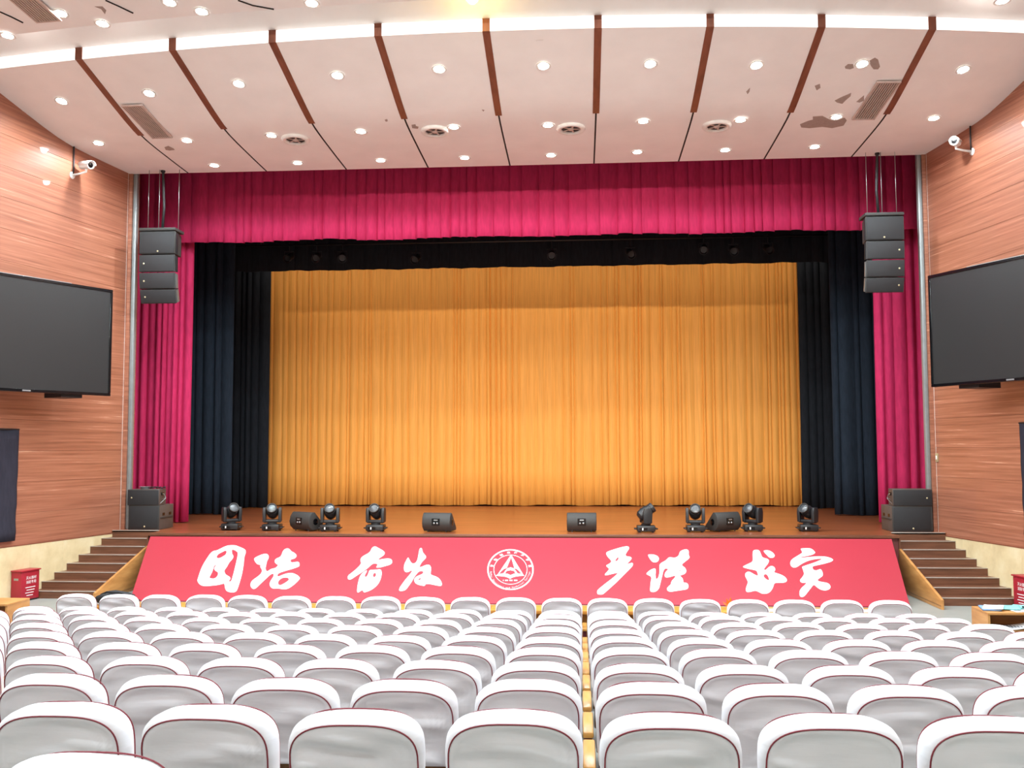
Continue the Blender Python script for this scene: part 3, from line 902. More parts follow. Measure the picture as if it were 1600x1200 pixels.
def to_banner(px, py, off=0.004):
    p = at_plane(px, py, B0+bn*off, bn); return p
def banner_print(name, polys_px, parent, mat=M['banner_white'], smooth=1, off=0.004):
    pp = []
    for pl in polys_px:
        if smooth: pl = smooth_poly(pl, smooth)
        q = [to_banner(x, y, off)-rl for x, y in pl]
        pp.append([(v.dot(bu), v.dot(bv)) for v in q])
    ref = to_banner(polys_px[0][0][0], polys_px[0][0][1], off)-rl
    hgt = ref.dot(bn)
    bm = fill2d(pp)
    for v in bm.verts: v.co = bu*v.co.x + bv*v.co.y + bn*hgt
    return mesh_obj(name, bm, mat, parent)
def cp(x0, y0, pts): return [(x0+a/16.0, y0+b/16.0) for a, b in pts]
CH_ = []
CH_.append(((300, 845), [[(130,990),(150,930),(190,800),(230,690),(280,590),(350,470),(430,350),(480,290),(540,250),(620,240),(720,190),(820,140),(900,115),(1000,108),(1090,112),(1150,135),(1250,175),(1320,210),(1345,250),(1345,300),(1320,370),(1305,440),(1295,560),(1275,700),(1250,830),(1220,950),(1180,1080),(1140,1200),(1110,1260),(1060,1290),(960,1290),(890,1270),(850,1240),(825,1180),(810,1065),(740,1085),(620,1110),(480,1125),(380,1135),(290,1132),(220,1110),(160,1060)],
 [(620,420),(615,395),(650,340),(720,300),(800,260),(845,240),(865,265),(860,310),(835,350),(780,385),(710,425),(650,437)],
 [(995,215),(1060,230),(1120,265),(1150,300),(1135,400),(1110,520),(1080,640),(1050,770),(1020,880),(990,985),(960,1020),(930,1020),(920,1000),(955,960),(965,930),(930,890),(870,860),(830,825),(810,770),(820,720),(870,660),(905,590),(950,520),(1010,460),(1040,400),(1025,355),(1000,320)],
 [(430,925),(470,850),(510,770),(530,700),(550,630),(600,590),(590,630),(555,680),(560,720),(590,755),(640,775),(655,820),(640,870),(600,920),(550,945),(480,940)]]))
CH_.append(((380, 850), [[(270,375),(290,345),(380,295),(480,255),(560,240),(610,255),(640,300),(640,340),(610,400),(585,460),(575,540),(555,600),(570,660),(605,685),(640,660),(700,620),(800,600),(840,570),(875,520),(810,490),(785,440),(795,390),(840,355),(900,335),(945,300),(970,240),(990,180),(1040,125),(1110,105),(1160,125),(1200,180),(1280,220),(1325,260),(1335,300),(1310,345),(1270,370),(1210,380),(1180,410),(1190,450),(1230,462),(1300,450),(1370,440),(1400,465),(1410,510),(1405,550),(1370,575),(1260,615),(1120,655),(980,695),(890,730),(855,770),(855,810),(900,805),(980,770),(1080,735),(1190,720),(1270,735),(1350,775),(1405,820),(1420,860),(1390,905),(1310,985),(1210,1065),(1130,1115),(1040,1135),(950,1125),(870,1110),(760,1118),(700,1095),(665,1040),(660,980),(690,910),(740,840),(765,790),(760,750),(740,740),(690,760),(620,820),(520,915),(420,1010),(330,1100),(270,1130),(220,1110),(185,1060),(180,1010),(200,940),(270,875),(360,815),(430,755),(465,700),(470,650),(450,610),(425,575),(435,520),(360,512),(320,475),(285,420)],
 [(870,960),(900,900),(970,850),(1060,835),(1120,845),(1150,885),(1110,930),(1030,980),(950,1025),(900,1025),(875,1000)]]))
CH_.append(((535, 850), [[(130,830),(150,780),(230,720),(330,640),(420,550),(470,490),(455,420),(455,370),(490,320),(560,275),(650,230),(700,180),(730,110),(770,70),(820,58),(860,75),(940,120),(1020,165),(1060,210),(1055,255),(1010,300),(930,350),(880,400),(930,390),(1040,368),(1150,360),(1220,375),(1250,430),(1240,480),(1190,520),(1080,550),(960,585),(830,595),(890,520),(850,490),(780,490),(730,515),(660,580),(580,645),(500,700),(400,765),(300,830),(230,880),(180,893),(140,880)],
 [(455,780),(500,725),(560,680),(615,655),(610,690),(570,760),(555,800),(580,830),(620,800),(650,730),(675,650),(760,645),(860,640),(940,630),(975,660),(985,740),(970,830),(940,920),(890,1010),(820,1080),(740,1140),(640,1185),(560,1210),(525,1200),(510,1155),(460,1170),(420,1205),(370,1215),(365,1150),(375,1050),(400,930),(425,840)],
 [(765,780),(780,730),(820,720),(845,750),(835,800),(800,835),(770,820)], [(585,960),(612,930),(602,990)]]))
CH_.append(((610, 850), [[(215,1150),(230,1090),(300,990),(390,870),(480,770),(530,700),(550,645),(490,680),(420,710),(370,700),(340,650),(335,590),(350,500),(390,420),(430,345),(450,335),(475,390),(520,470),(575,490),(630,470),(670,410),(690,330),(710,220),(725,130),(755,95),(785,105),(800,150),(805,200),(850,255),(895,310),(890,350),(840,400),(780,460),(725,560),(740,580),(800,560),(880,525),(960,515),(1000,545),(1020,600),(1010,690),(1005,760),(1060,785),(1150,815),(1230,870),(1280,950),(1290,1010),(1270,1050),(1190,1045),(1080,1020),(970,1000),(880,1000),(860,1050),(780,1040),(680,1015),(620,975),(590,910),(600,860),(660,805),(750,770),(810,740),(825,705),(800,675),(750,675),(700,700),(650,755),(585,845),(530,950),(460,1050),(400,1130),(350,1165),(270,1178),(225,1170)],
 [(695,885),(745,840),(768,875),(715,910)]]))
CH_.append(((920, 855), [[(430,160),(445,125),(520,90),(640,50),(760,15),(870,-15),(970,-25),(1010,0),(1005,45),(960,110),(920,170),(920,205),(960,235),(1030,235),(1070,260),(1065,300),(1010,360),(950,420),(1010,410),(1070,390),(1105,400),(1105,450),(1060,510),(980,590),(880,690),(780,790),(680,890),(580,980),(480,1070),(390,1150),(340,1185),(250,1185),(210,1165),(205,1100),(240,1050),(330,975),(450,880),(570,790),(690,690),(740,635),(620,660),(500,690),(420,708),(395,690),(420,650),(480,590),(510,545),(480,510),(435,475),(445,445),(500,420),(550,385),(565,345),(530,300),(470,240)],
 [(660,340),(690,280),(735,245),(750,280),(725,325),(685,355)]]))
CH_.append(((1000, 855), [[(195,190),(240,178),(310,178),(390,195),(450,230),(475,275),(465,330),(430,370),(370,380),(310,370),(260,310),(220,250)],
 [(150,670),(200,610),(270,560),(350,530),(385,530),(395,600),(385,700),(395,780),(420,798),(450,770),(475,700),(490,600),(485,500),(490,430),(530,390),(620,345),(670,300),(720,250),(790,252),(860,265),(930,240),(975,195),(990,120),(1040,80),(1110,55),(1170,50),(1215,80),(1220,130),(1215,190),(1245,245),(1220,290),(1130,360),(1040,435),(1080,480),(1130,515),(1160,580),(1150,630),(1110,675),(1040,695),(995,715),(1050,760),(1075,800),(1085,885),(1150,888),(1195,910),(1215,970),(1200,1030),(1150,1060),(1040,1075),(900,1095),(780,1115),(710,1105),(675,1070),(675,1020),(720,970),(770,930),(785,850),(840,790),(880,750),(875,705),(820,725),(740,750),(660,760),(620,740),(615,690),(635,620),(710,550),(660,528),(610,545),(580,610),(560,700),(530,820),(500,940),(480,1020),(440,1080),(380,1115),(310,1125),(255,1105),(250,1050),(260,950),(270,850),(290,780),(270,730),(220,705)],
 [(965,570),(1000,575),(1025,590),(1020,607),(990,597)]]))
CH_.append(((1145, 855), [[(765,95),(800,75),(890,75),(970,110),(1030,165),(1052,210),(1030,255),(980,268),(910,260),(860,205),(800,145)],
 [(240,488),(330,440),(430,395),(490,360),(500,300),(495,200),(500,100),(540,65),(620,62),(670,90),(700,160),(730,240),(780,268),(860,285),(905,320),(900,370),(860,440),(800,510),(775,560),(820,570),(860,535),(910,485),(970,465),(1030,485),(1065,540),(1055,590),(1025,625),(1100,650),(1210,685),(1300,735),(1350,795),(1355,840),(1320,875),(1260,890),(1150,890),(1060,895),(1030,920),(1010,1000),(960,1090),(890,1150),(800,1170),(720,1160),(650,1120),(580,1090),(520,1095),(440,1120),(350,1125),(325,1080),(330,1010),(360,930),(380,870),(350,800),(310,730),(305,670),(340,625),(390,605),(450,625),(530,675),(630,720),(620,640),(590,585),(520,568),(400,545),(290,515)],
 [(765,720),(790,675),(840,675),(880,720),(910,800),(905,825),(850,810),(795,765)], [(612,945),(632,915),(638,975)]]))
CH_.append(((1225, 855), [[(415,45),(440,28),(560,25),(660,25),(720,60),(780,120),(775,150),(720,185),(610,215),(500,235),(405,250),(405,265),(500,258),(620,245),(760,232),(900,225),(1050,235),(1150,260),(1220,295),(1230,325),(1190,360),(1080,395),(960,425),(820,455),(710,480),(715,530),(745,570),(810,580),(860,560),(905,545),(940,570),(970,640),(975,700),(950,735),(880,780),(835,820),(870,850),(960,870),(1060,885),(1120,910),(1160,960),(1165,1010),(1130,1055),(1060,1080),(990,1080),(910,1060),(830,1010),(745,930),(690,1000),(620,1090),(540,1195),(490,1240),(430,1250),(395,1220),(385,1150),(395,1080),(440,1010),(520,945),(570,880),(500,895),(430,885),(395,840),(410,800),(460,745),(505,670),(485,600),(470,550),(445,495),(480,475),(600,435),(720,395),(830,355),(970,290),(860,290),(740,305),(620,335),(500,385),(400,445),(320,500),(250,515),(190,490),(155,430),(160,360),(200,300),(300,235),(400,175),(460,135),(440,90)]]))
for (ox, oy), polys in CH_:
    banner_print('calligraphy_character', [cp(ox, oy, pl) for pl in polys], root)
# emblem, traced from a 13.33x enlargement at (740, 840)
def ep(pts): return [(740+a/13.333, 840+b/13.333) for a, b in pts]
EC, ERX, ERY = (768, 667), 484, 426
def ell(f, n=72): return [(EC[0]+ERX*f*math.cos(2*math.pi*i/n), EC[1]+ERY*f*math.sin(2*math.pi*i/n)) for i in range(n)]
emb = banner_print('emblem', [ep(ell(1.0)), ep(ell(0.94))], root, smooth=0)
banner_print('inner_ring', [ep(ell(0.728)), ep(ell(0.705))], emb, smooth=0)
for pl in ([(780,365),(760,385),(500,770),(545,740),(585,690),(640,650),(690,635),(780,415)],
           [(780,365),(800,385),(1050,795),(985,740),(940,690),(900,655),(850,640),(785,415)],
           [(620,745),(660,690),(700,640),(770,618),(835,640),(880,690),(915,745),(870,745),(845,695),(770,680),(690,695),(655,745)],
           [(455,795),(500,765),(600,745),(700,752),(770,780),(840,752),(930,745),(1000,755),(1060,795),(960,800),(880,810),(800,835),(760,860),(730,840),(660,815),(560,803)]):
    banner_print('emblem_figure', [ep(pl)], emb, smooth=0, off=0.005)
for a, b in ((612, 626), (655, 715), (745, 810), (840, 910)):
    banner_print('emblem_date', [ep([(a, 878), (b, 878), (b, 904), (a, 904)])], emb, smooth=0)
def glyph(ch, name, parent, mat, size, origin, ux, uy, n, center=True, bold=0.0):
    cu = bpy.data.curves.new('tmp', 'FONT'); cu.body = ch; cu.size = size
    cu.align_x = 'CENTER'; cu.align_y = 'CENTER' if center else 'BOTTOM_BASELINE'; cu.offset = bold; cu.resolution_u = 2
    ob = bpy.data.objects.new('tmp', cu); COL.objects.link(ob)
    dg = bpy.context.evaluated_depsgraph_get(); me = ob.evaluated_get(dg).to_mesh()
    bm = bmesh.new(); bm.from_mesh(me); ob.evaluated_get(dg).to_mesh_clear()
    bpy.data.objects.remove(ob); bpy.data.curves.remove(cu)
    for v in bm.verts: v.co = origin + ux*v.co.x + uy*v.co.y
    return mesh_obj(name, bm, mat, parent)
ec3 = to_banner(*ep([EC])[0])
er = (to_banner(*ep([(EC[0]+ERX, EC[1])])[0])-ec3).length
er2 = (to_banner(*ep([(EC[0], EC[1]-ERY)])[0])-ec3).length
for i, ch in enumerate('安徽职业技术学院'):
    a = R(168-(168-12)*i/7)
    o_ = ec3 + bu*(er*0.835*math.cos(a)) + bv*(er2*0.835*math.sin(a)) - rl
    rt = a-math.pi/2
    ux = bu*math.cos(rt)+bv*math.sin(rt); uy = -bu*math.sin(rt)+bv*math.cos(rt)
    glyph(ch, 'emblem_letter', emb, M['banner_white'], er*0.165, o_, ux, uy, bn, bold=0.001)
txt = 'Anhui Vocational and Technical College'
for i, ch in enumerate(txt):
    if ch == ' ': continue
    a = R(188+(352-188)*i/(len(txt)-1))
    o_ = ec3 + bu*(er*0.835*math.cos(a)) + bv*(er2*0.835*math.sin(a)) - rl
    rt = a+math.pi/2
    ux = bu*math.cos(rt)+bv*math.sin(rt); uy = -bu*math.sin(rt)+bv*math.cos(rt)
    glyph(ch, 'emblem_letter', emb, M['banner_white'], er*0.125, o_, ux, uy, bn, bold=0.0)

# ------------------------------------------------------------------ wall screens
def screen(side, far, az, label):
    Wd, Ht, T = 3.79, 2.13, 0.09
    z0 = (at_y(165 if side == 'left' else 1460, 619 if side == 'left' else 605, far[1])).z
    sg = 1 if side == 'left' else -1
    root = empty('wall_screen', (far[0], far[1], z0))
    # local x runs along the screen from the far edge toward the audience, local y faces the hall
    dx = Vector((-sg*math.sin(az), -math.cos(az), 0))
    n = Vector((sg*math.cos(az), -math.sin(az), 0))
    root.rotation_euler = Matrix((dx, n, Vector((0, 0, 1)))).transposed().to_euler() if sg > 0 else (0, 0, 0)
    if sg < 0:
        # keep right handed: x reversed
        root.rotation_euler = Matrix((-dx, n, Vector((0, 0, 1)))).transposed().to_euler()
    fx = (lambda x: x) if sg > 0 else (lambda x: -x)
    def bx(name, x0, x1, y0, y1, za, zb, mat, par, bev=0.0):
        a, b = sorted((fx(x0), fx(x1))); return bxo(name, (a, b, y0, y1, za, zb), mat, par, bev)
    bx('cabinet', 0, Wd, -T, 0, 0, Ht, M['black_plastic'], root, 0.012)
    b_ = 0.055
    bm = bmesh.new()
    for (x0, x1, za, zb) in ((0, Wd, 0, b_), (0, Wd, Ht-b_, Ht), (0, b_, b_, Ht-b_), (Wd-b_, Wd, b_, Ht-b_)):
        a, b = sorted((fx(x0), fx(x1))); box(bm, a, b, 0.0, 0.02, za, zb, bevel=0.006, seg=1)
    mesh_obj('bezel', bm, M['black_gloss'], root, True, angle=40)
    bx('panel', b_, Wd-b_, 0.001, 0.006, b_, Ht-b_, M['screen'], root)
    bx('badge', Wd*0.5-0.22, Wd*0.5-0.06, 0.02, 0.024, 0.012, 0.04, M['metal'], root)
    bx('bracket', 0.55, 1.0, -0.62, -T, -0.06, 0.04, M['black_plastic'], root)
    bx('bracket', 1.4, 1.55, -0.5, -T, 0.5, Ht-0.5, M['black_plastic'], root)
    bx('top_vent', 0.9, Wd*0.9, -0.05, 0.005, Ht, Ht+0.012, M['metal'], root)
    tag(root, label, 'screen', 'wall screens')
screen('left', (-9.35, 18.4), R(27.5), 'large black framed display on the left wall')
screen('right', (6.64, 18.6), R(26.0), 'large black framed display on the right wall')

# ------------------------------------------------------------------ dark drapes on the side walls
def drape(side, pxs, pys, label, near_len):
    w, P0, d, sgn = WALL[side]
    p, n, d = wall_pt(side, pxs, pys[0], 0.05); q, _, _ = wall_pt(side, pxs, pys[1], 0.05)
    root = empty('wall_drape', (p.x, p.y, 0))
    P = []
    for i in range(41):
        t = i/40; s_ = near_len*t
        row = []
        for j in range(13):
            v = j/12; z = q.z+(p.z-q.z)*v
            off = 0.02*math.sin(s_*9+v*1.5)+0.015*math.sin(v*22+s_)*(1-v)
            r_ = d*s_+n*off
            row.append((r_.x, r_.y, z))
        P.append(row)
    o = grid_mesh('cloth', P, M['drape'], root, True)
    md = o.modifiers.new('thickness', 'SOLIDIFY'); md.thickness = 0.012
    bm = bmesh.new(); e = d*near_len
    tube(bm, [(-d*0.03).to_tuple()[:2]+(p.z+0.01,), (e.x, e.y, p.z+0.01)], 0.018, 8); mesh_obj('rod', bm, M['black_plastic'], root, True)
    tag(root, label, 'drape', 'dark wall drapes')
drape('left', 28, (672, 844), 'dark drape hanging on the left wall below the display', 1.8)
drape('right', 1594, (662, 848), 'dark drape hanging on the right wall below the display', 1.8)

# wall switch plate
p, n, d = wall_pt('right', 1464, 715, 0.01)
root = empty('wall_switch', p, math.atan2(n.y, n.x)+math.pi/2)
bxo('plate', (-0.045, 0.045, -0.012, 0.01, -0.09, 0.09), M['gold_badge'], root, 0.004)
bxo('rocker', (-0.02, 0.02, -0.02, -0.01, -0.04, 0.04), M['white_paint'], root, 0.003)
tag(root, 'small switch plate on the right wall beside the stage', 'switch')

# ------------------------------------------------------------------ security cameras
def cctv(side, px, py, aim, label, body_len, ztop):
    p, n, d = wall_pt(side, px, py, 0.0)
    root = empty('security_camera', p)
    e = n*0.34
    bm = bmesh.new(); lathe(bm, [(0.0, 0.02), (0.06, 0.02), (0.075, 0.0)], 20, mat=Matrix.Translation((0, 0, 0)) @ Vector((0, 0, 1)).rotation_difference(n).to_matrix().to_4x4())
    mesh_obj('wall_plate', bm, M['white_paint'], root, True)
    bm = bmesh.new(); tube(bm, [(0, 0, 0), e*0.6+Vector((0, 0, 0.02)), e+Vector((0, 0, 0.05)), e+Vector((0, 0, 0.13))], [0.028, 0.02, 0.022, 0.03], 10)
    mesh_obj('arm', bm, M['white_paint'], root, True)
    a = Vector(aim).normalized(); q = Vector((0, 0, 1)).rotation_difference(a).to_matrix().to_4x4()
    c = e+Vector((0, 0, 0.18))
    bm = bmesh.new(); L_ = body_len
    lathe(bm, [(0.0, -L_*0.55), (0.06, -L_*0.55), (0.075, -L_*0.5), (0.078, L_*0.4), (0.085, L_*0.42), (0.085, L_*0.5), (0.06, L_*0.49), (0.055, L_*0.44), (0.0, L_*0.44)], 24, mat=Matrix.Translation(c) @ q)
    body = mesh_obj('body', bm, M['white_paint'], root, True, angle=40)
    bm = bmesh.new(); lathe(bm, [(0.0, L_*0.46), (0.04, L_*0.455), (0.056, L_*0.445)], 20, mat=Matrix.Translation(c) @ q)
    mesh_obj('lens', bm, M['black_gloss'], body, True)
    # sun hood
    bm = bmesh.new()
    hood = [Vector((0.088*math.cos(t), 0.088*math.sin(t), 0)) for t in [math.pi*k/10 for k in range(11)]]
    mt = Matrix.Translation(c) @ q
    side_dir = a.cross(Vector((0, 0, 1))).normalized(); up_ = side_dir.cross(a)
    rows_ = []
    for h_ in (-L_*0.5, L_*0.62):
        rows_.append([bm.verts.new(c+a*h_+side_dir*v.x+up_*v.y) for v in hood])
    for k in range(10): bm.faces.new((rows_[0][k], rows_[0][k+1], rows_[1][k+1], rows_[1][k]))
    hd = mesh_obj('hood', bm, M['white_paint'], root, True); md = hd.modifiers.new('thickness', 'SOLIDIFY'); md.thickness = 0.006
    bm = bmesh.new(); tube(bm, [n*0.02, n*0.03+Vector((0, 0, 0.2)), n*0.02+Vector((0, 0, ztop-p.z))], 0.016, 8)
    mesh_obj('cable', bm, M['black_plastic'], root, True)
    tag(root, label, 'camera', 'security cameras')
cctv('left', 113, 274, (0.85, -0.5, -0.12), 'white bullet security camera high on the left wall', 0.34, 9.35)
cctv('right', 1519, 237, (-0.62, -0.78, 0.0), 'white round security camera high on the right wall', 0.2, 9.35)

# ------------------------------------------------------------------ hanging loudspeaker arrays
def line_array(side, px0, px1, pyt, anchor, label, ys=20.2):
    sg = 1 if side == 'left' else -1    # side whose cheek is visible: right for the left array
    a = at_y(px0, pyt, ys); b = at_y(px1, pyt, ys)
    W_ = b.x-a.x; cx = (a.x+b.x)/2; zt = a.z
    root = empty('line_array', (cx, ys, zt-1.75))
    zb = 1.75
    bm = bmesh.new(); box(bm, -W_/2-0.004, W_/2+0.004, -0.02, 0.46, zb-0.085, zb-0.02, bevel=0.008)
    mesh_obj('rigging_frame', bm, M['speaker_box'], root, True, angle=40)
    z = zb-0.095
    y = 0.0
    hs = [0.52, 0.40, 0.37, 0.33]; tilts = [0, 2.5, 7, 17]; deps = [0.52, 0.36, 0.36, 0.36]
    py, pz = 0.0, z
    for k in range(4):
        h = hs[k]; t = R(tilts[k]); D_ = deps[k]
        cab = empty('cabinet', (0, py, pz), 0, root)
        cab.rotation_euler = (t, 0, 0)
        # trapezoid body
        bm = bmesh.new(); wb = W_/2*0.8; wf = W_/2; pinch = 0.05 if k else 0.02
        pts = [(-wf, 0, -h+0.012), (wf, 0, -h+0.012), (wf, 0, -0.006), (-wf, 0, -0.006), (-wb, D_, -h+0.012+pinch), (wb, D_, -h+0.012+pinch), (wb, D_, -0.006-pinch*0.4), (-wb, D_, -0.006-pinch*0.4)]
        v = [bm.verts.new(p) for p in pts]
        for f in ((0, 1, 2, 3), (5, 4, 7, 6), (3, 2, 6, 7), (1, 0, 4, 5), (0, 3, 7, 4), (2, 1, 5, 6)): bm.faces.new([v[i] for i in f])
        bmesh.ops.recalc_face_normals(bm, faces=bm.faces)
        bmesh.ops.bevel(bm, geom=list(bm.edges), offset=0.008, segments=1, affect='EDGES')
        body = mesh_obj('cabinet_body', bm, M['speaker_box'], cab, True, angle=40)
        bxo('grille', (-wf+0.018, wf-0.018, -0.014, 0.004, -h+0.028, -0.02), M['speaker_grille'], cab, 0.006)
        bm = bmesh.new()
        bxp = (-0.02 if k == 0 else -W_*0.36)*sg if k else 0.02*sg
        lathe(bm, [(0.0, 0.008), (0.014, 0.006), (0.02, 0.0)], 14, mat=Matrix.Translation((bxp, -0.014, -h*0.5 if k else -h+0.07)) @ Matrix.Rotation(R(90), 4, 'X'))
        mesh_obj('badge', bm, M['gold_badge'], cab, True)
        bm = bmesh.new()
        for q in range(2):
            xx = (W_/2*0.94-0.03*q)*sg
            box(bm, *sorted((xx, xx+0.03*sg)), 0.06+0.12*q, 0.10+0.12*q, -h+0.03, -0.03)
        mesh_obj('rigging_plate', bm, M['metal'] if k >= 2 else M['black_plastic'], cab)
        pz -= h*math.cos(t); py += h*math.sin(t)
    an = at_y(*anchor, ys+0.2)
    top = ceil_z(an.x, ys)-(zt-1.75)
    for xx, r_, mt in ((-W_/2+0.1, 0.006, 'metal'), (W_/2-0.02 if sg > 0 else W_/2-0.08, 0.006, 'metal'), (an.x-cx-0.03*sg, 0.008, 'metal')):
        bm = bmesh.new(); tube(bm, [(xx, 0.2, zb-0.03), (xx, 0.2, top)], r_, 6); mesh_obj('suspension_wire', bm, M[mt], root, True)
    bm = bmesh.new(); x_ = an.x-cx+0.02*sg
    tube(bm, [(x_, 0.28, zb-0.03), (x_+0.03*sg, 0.28, zb+0.5), (x_, 0.25, top-0.02), (x_, 0.25, top+0.0)], 0.032, 8); mesh_obj('power_cable', bm, M['black_plastic'], root, True)
    bm = bmesh.new(); lathe(bm, [(0.0, 0.0), (0.05, 0.0), (0.05, -0.04), (0.035, -0.05), (0.0, -0.05)], 14, mat=Matrix.Translation((x_, 0.25, top)))
    mesh_obj('ceiling_rose', bm, M['black_plastic'], root, True, angle=40)
    tag(root, label, 'loudspeaker', 'hanging loudspeaker arrays')
line_array('left', 218, 274, 355, (252, 262), 'black loudspeaker array hanging before the red curtain at left')
line_array('right', 1352, 1412, 331, (1373, 232), 'black loudspeaker array hanging before the red curtain at right')

# ------------------------------------------------------------------ stacked loudspeakers on the stage
def subs(side, p0, wl_, wu, label_l, label_u):
    sg = 1 if side == 'left' else -1
    zb = STAGE_Z
    lower = empty('stage_subwoofer', (p0.x, p0.y, zb))
    D_, H_ = 0.74, 0.53
    bxo('cabinet', (-wl_/2, wl_/2, 0.012, D_, 0.0, H_), M['sub_side'], lower, 0.012)
    bxo('grille', (-wl_/2+0.025, wl_/2-0.025, -0.004, 0.014, 0.03, H_-0.025), M['speaker_grille'], lower, 0.006)
    bxo('frame', (-wl_/2, wl_/2, 0.004, 0.02, 0.0, H_), M['speaker_box'], lower, 0.004)
    bm = bmesh.new(); lathe(bm, [(0.0, 0.006), (0.016, 0.004), (0.02, 0.0)], 14, mat=Matrix.Translation((0.02, -0.005, 0.07)) @ Matrix.Rotation(R(90), 4, 'X')); mesh_obj('badge', bm, M['gold_badge'], lower, True)
    xx = wl_/2*sg
    for y_ in (0.22, 0.55):
        bxo('handle', (*sorted((xx-0.004*sg, xx+0.004*sg)), y_-0.06, y_+0.06, 0.30, 0.36), M['black_gloss'], lower)
    bxo('rail', (*sorted((xx, xx+0.015*sg)), 0.06, D_-0.05, 0.24, 0.27), M['speaker_box'], lower, 0.004)
    tag(lower, label_l, 'loudspeaker', 'stage subwoofers')
    up = empty('stage_loudspeaker', (p0.x-0.02*sg, p0.y, zb+H_+0.002))
    h2, D2 = 0.35, 0.46
    bm = bmesh.new(); wb = wu/2*0.86
    pts = [(-wu/2, 0, 0), (wu/2, 0, 0), (wu/2, 0, h2), (-wu/2, 0, h2), (-wb, D2, 0), (wb, D2, 0), (wb, D2, h2), (-wb, D2, h2)]
    v = [bm.verts.new(p) for p in pts]
    for f in ((0, 1, 2, 3), (5, 4, 7, 6), (3, 2, 6, 7), (1, 0, 4, 5), (0, 3, 7, 4), (2, 1, 5, 6)): bm.faces.new([v[i] for i in f])
    bmesh.ops.recalc_face_normals(bm, faces=bm.faces); bmesh.ops.bevel(bm, geom=list(bm.edges), offset=0.008, segments=1, affect='EDGES')
    mesh_obj('cabinet', bm, M['sub_side'], up, True, angle=40)
    bxo('grille', (-wu/2+0.012, wu/2-0.012, -0.014, 0.004, 0.012, h2-0.014), M['speaker_grille'], up, 0.005)
    bm = bmesh.new(); lathe(bm, [(0.0, 0.006), (0.014, 0.004), (0.018, 0.0)], 14, mat=Matrix.Translation((-wu*0.36*sg, -0.015, h2*0.48)) @ Matrix.Rotation(R(90), 4, 'X')); mesh_obj('badge', bm, M['gold_badge'], up, True)
    xx = wu/2*sg*0.93
    bm = bmesh.new(); tube(bm, [(xx, 0.14, 0.26), (xx+0.05*sg, 0.2, 0.24), (xx+0.07*sg, 0.24, 0.16), (xx+0.02*sg, 0.15, 0.13), (xx+0.07*sg, 0.24, 0.15), (xx+0.0*sg, 0.06, 0.02)], 0.008, 6); mesh_obj('rigging_arm', bm, M['metal'], up, True)
    bxo('handle', (*sorted((xx-0.012*sg, xx+0.03*sg)), 0.14, 0.24, 0.22, 0.28), M['black_gloss'], up)
    tag(up, label_u, 'loudspeaker', 'stage loudspeakers')
    return zb+H_+h2
pl_ = at_z(226, 827.5, STAGE_Z); ztop = subs('left', Vector((pl_.x, YF-0.13, 0)), 0.70, 0.72, 'black subwoofer on the stage by the left steps, under a smaller speaker', 'black loudspeaker stacked on the subwoofer by the left steps')
xr = at_y(1425, 800, YF-0.13).x
subs('right', Vector((xr, YF-0.13, 0)), 0.80, 0.80, 'black subwoofer on the stage by the right steps, under a smaller speaker', 'black loudspeaker stacked on the subwoofer by the right steps')
# things on top of the left stack
root = empty('metal_tray', (pl_.x-0.09, YF+0.1, ztop+0.003))
bm = bmesh.new(); lathe(bm, [(0.0, 0.0), (0.09, 0.0), (0.10, 0.035), (0.135, 0.05), (0.13, 0.055), (0.0, 0.05)], 20); mesh_obj('dish', bm, M['metal'], root, True, angle=40)
tag(root, 'small flat metal dish on top of the left speaker stack', 'dish')
bm = bmesh.new()
pts = [(0.02*i, 0.06*math.sin(i*1.3), 0.018+0.03*abs(math.sin(i*0.9))) for i in range(18)]
tube(bm, pts, 0.014, 7)
o = mesh_obj('coiled_cable', bm, M['black_plastic'], None, True, loc=(pl_.x+0.02, YF+0.12, ztop))
tag(o, 'black cable heaped on top of the left speaker stack', 'cable')

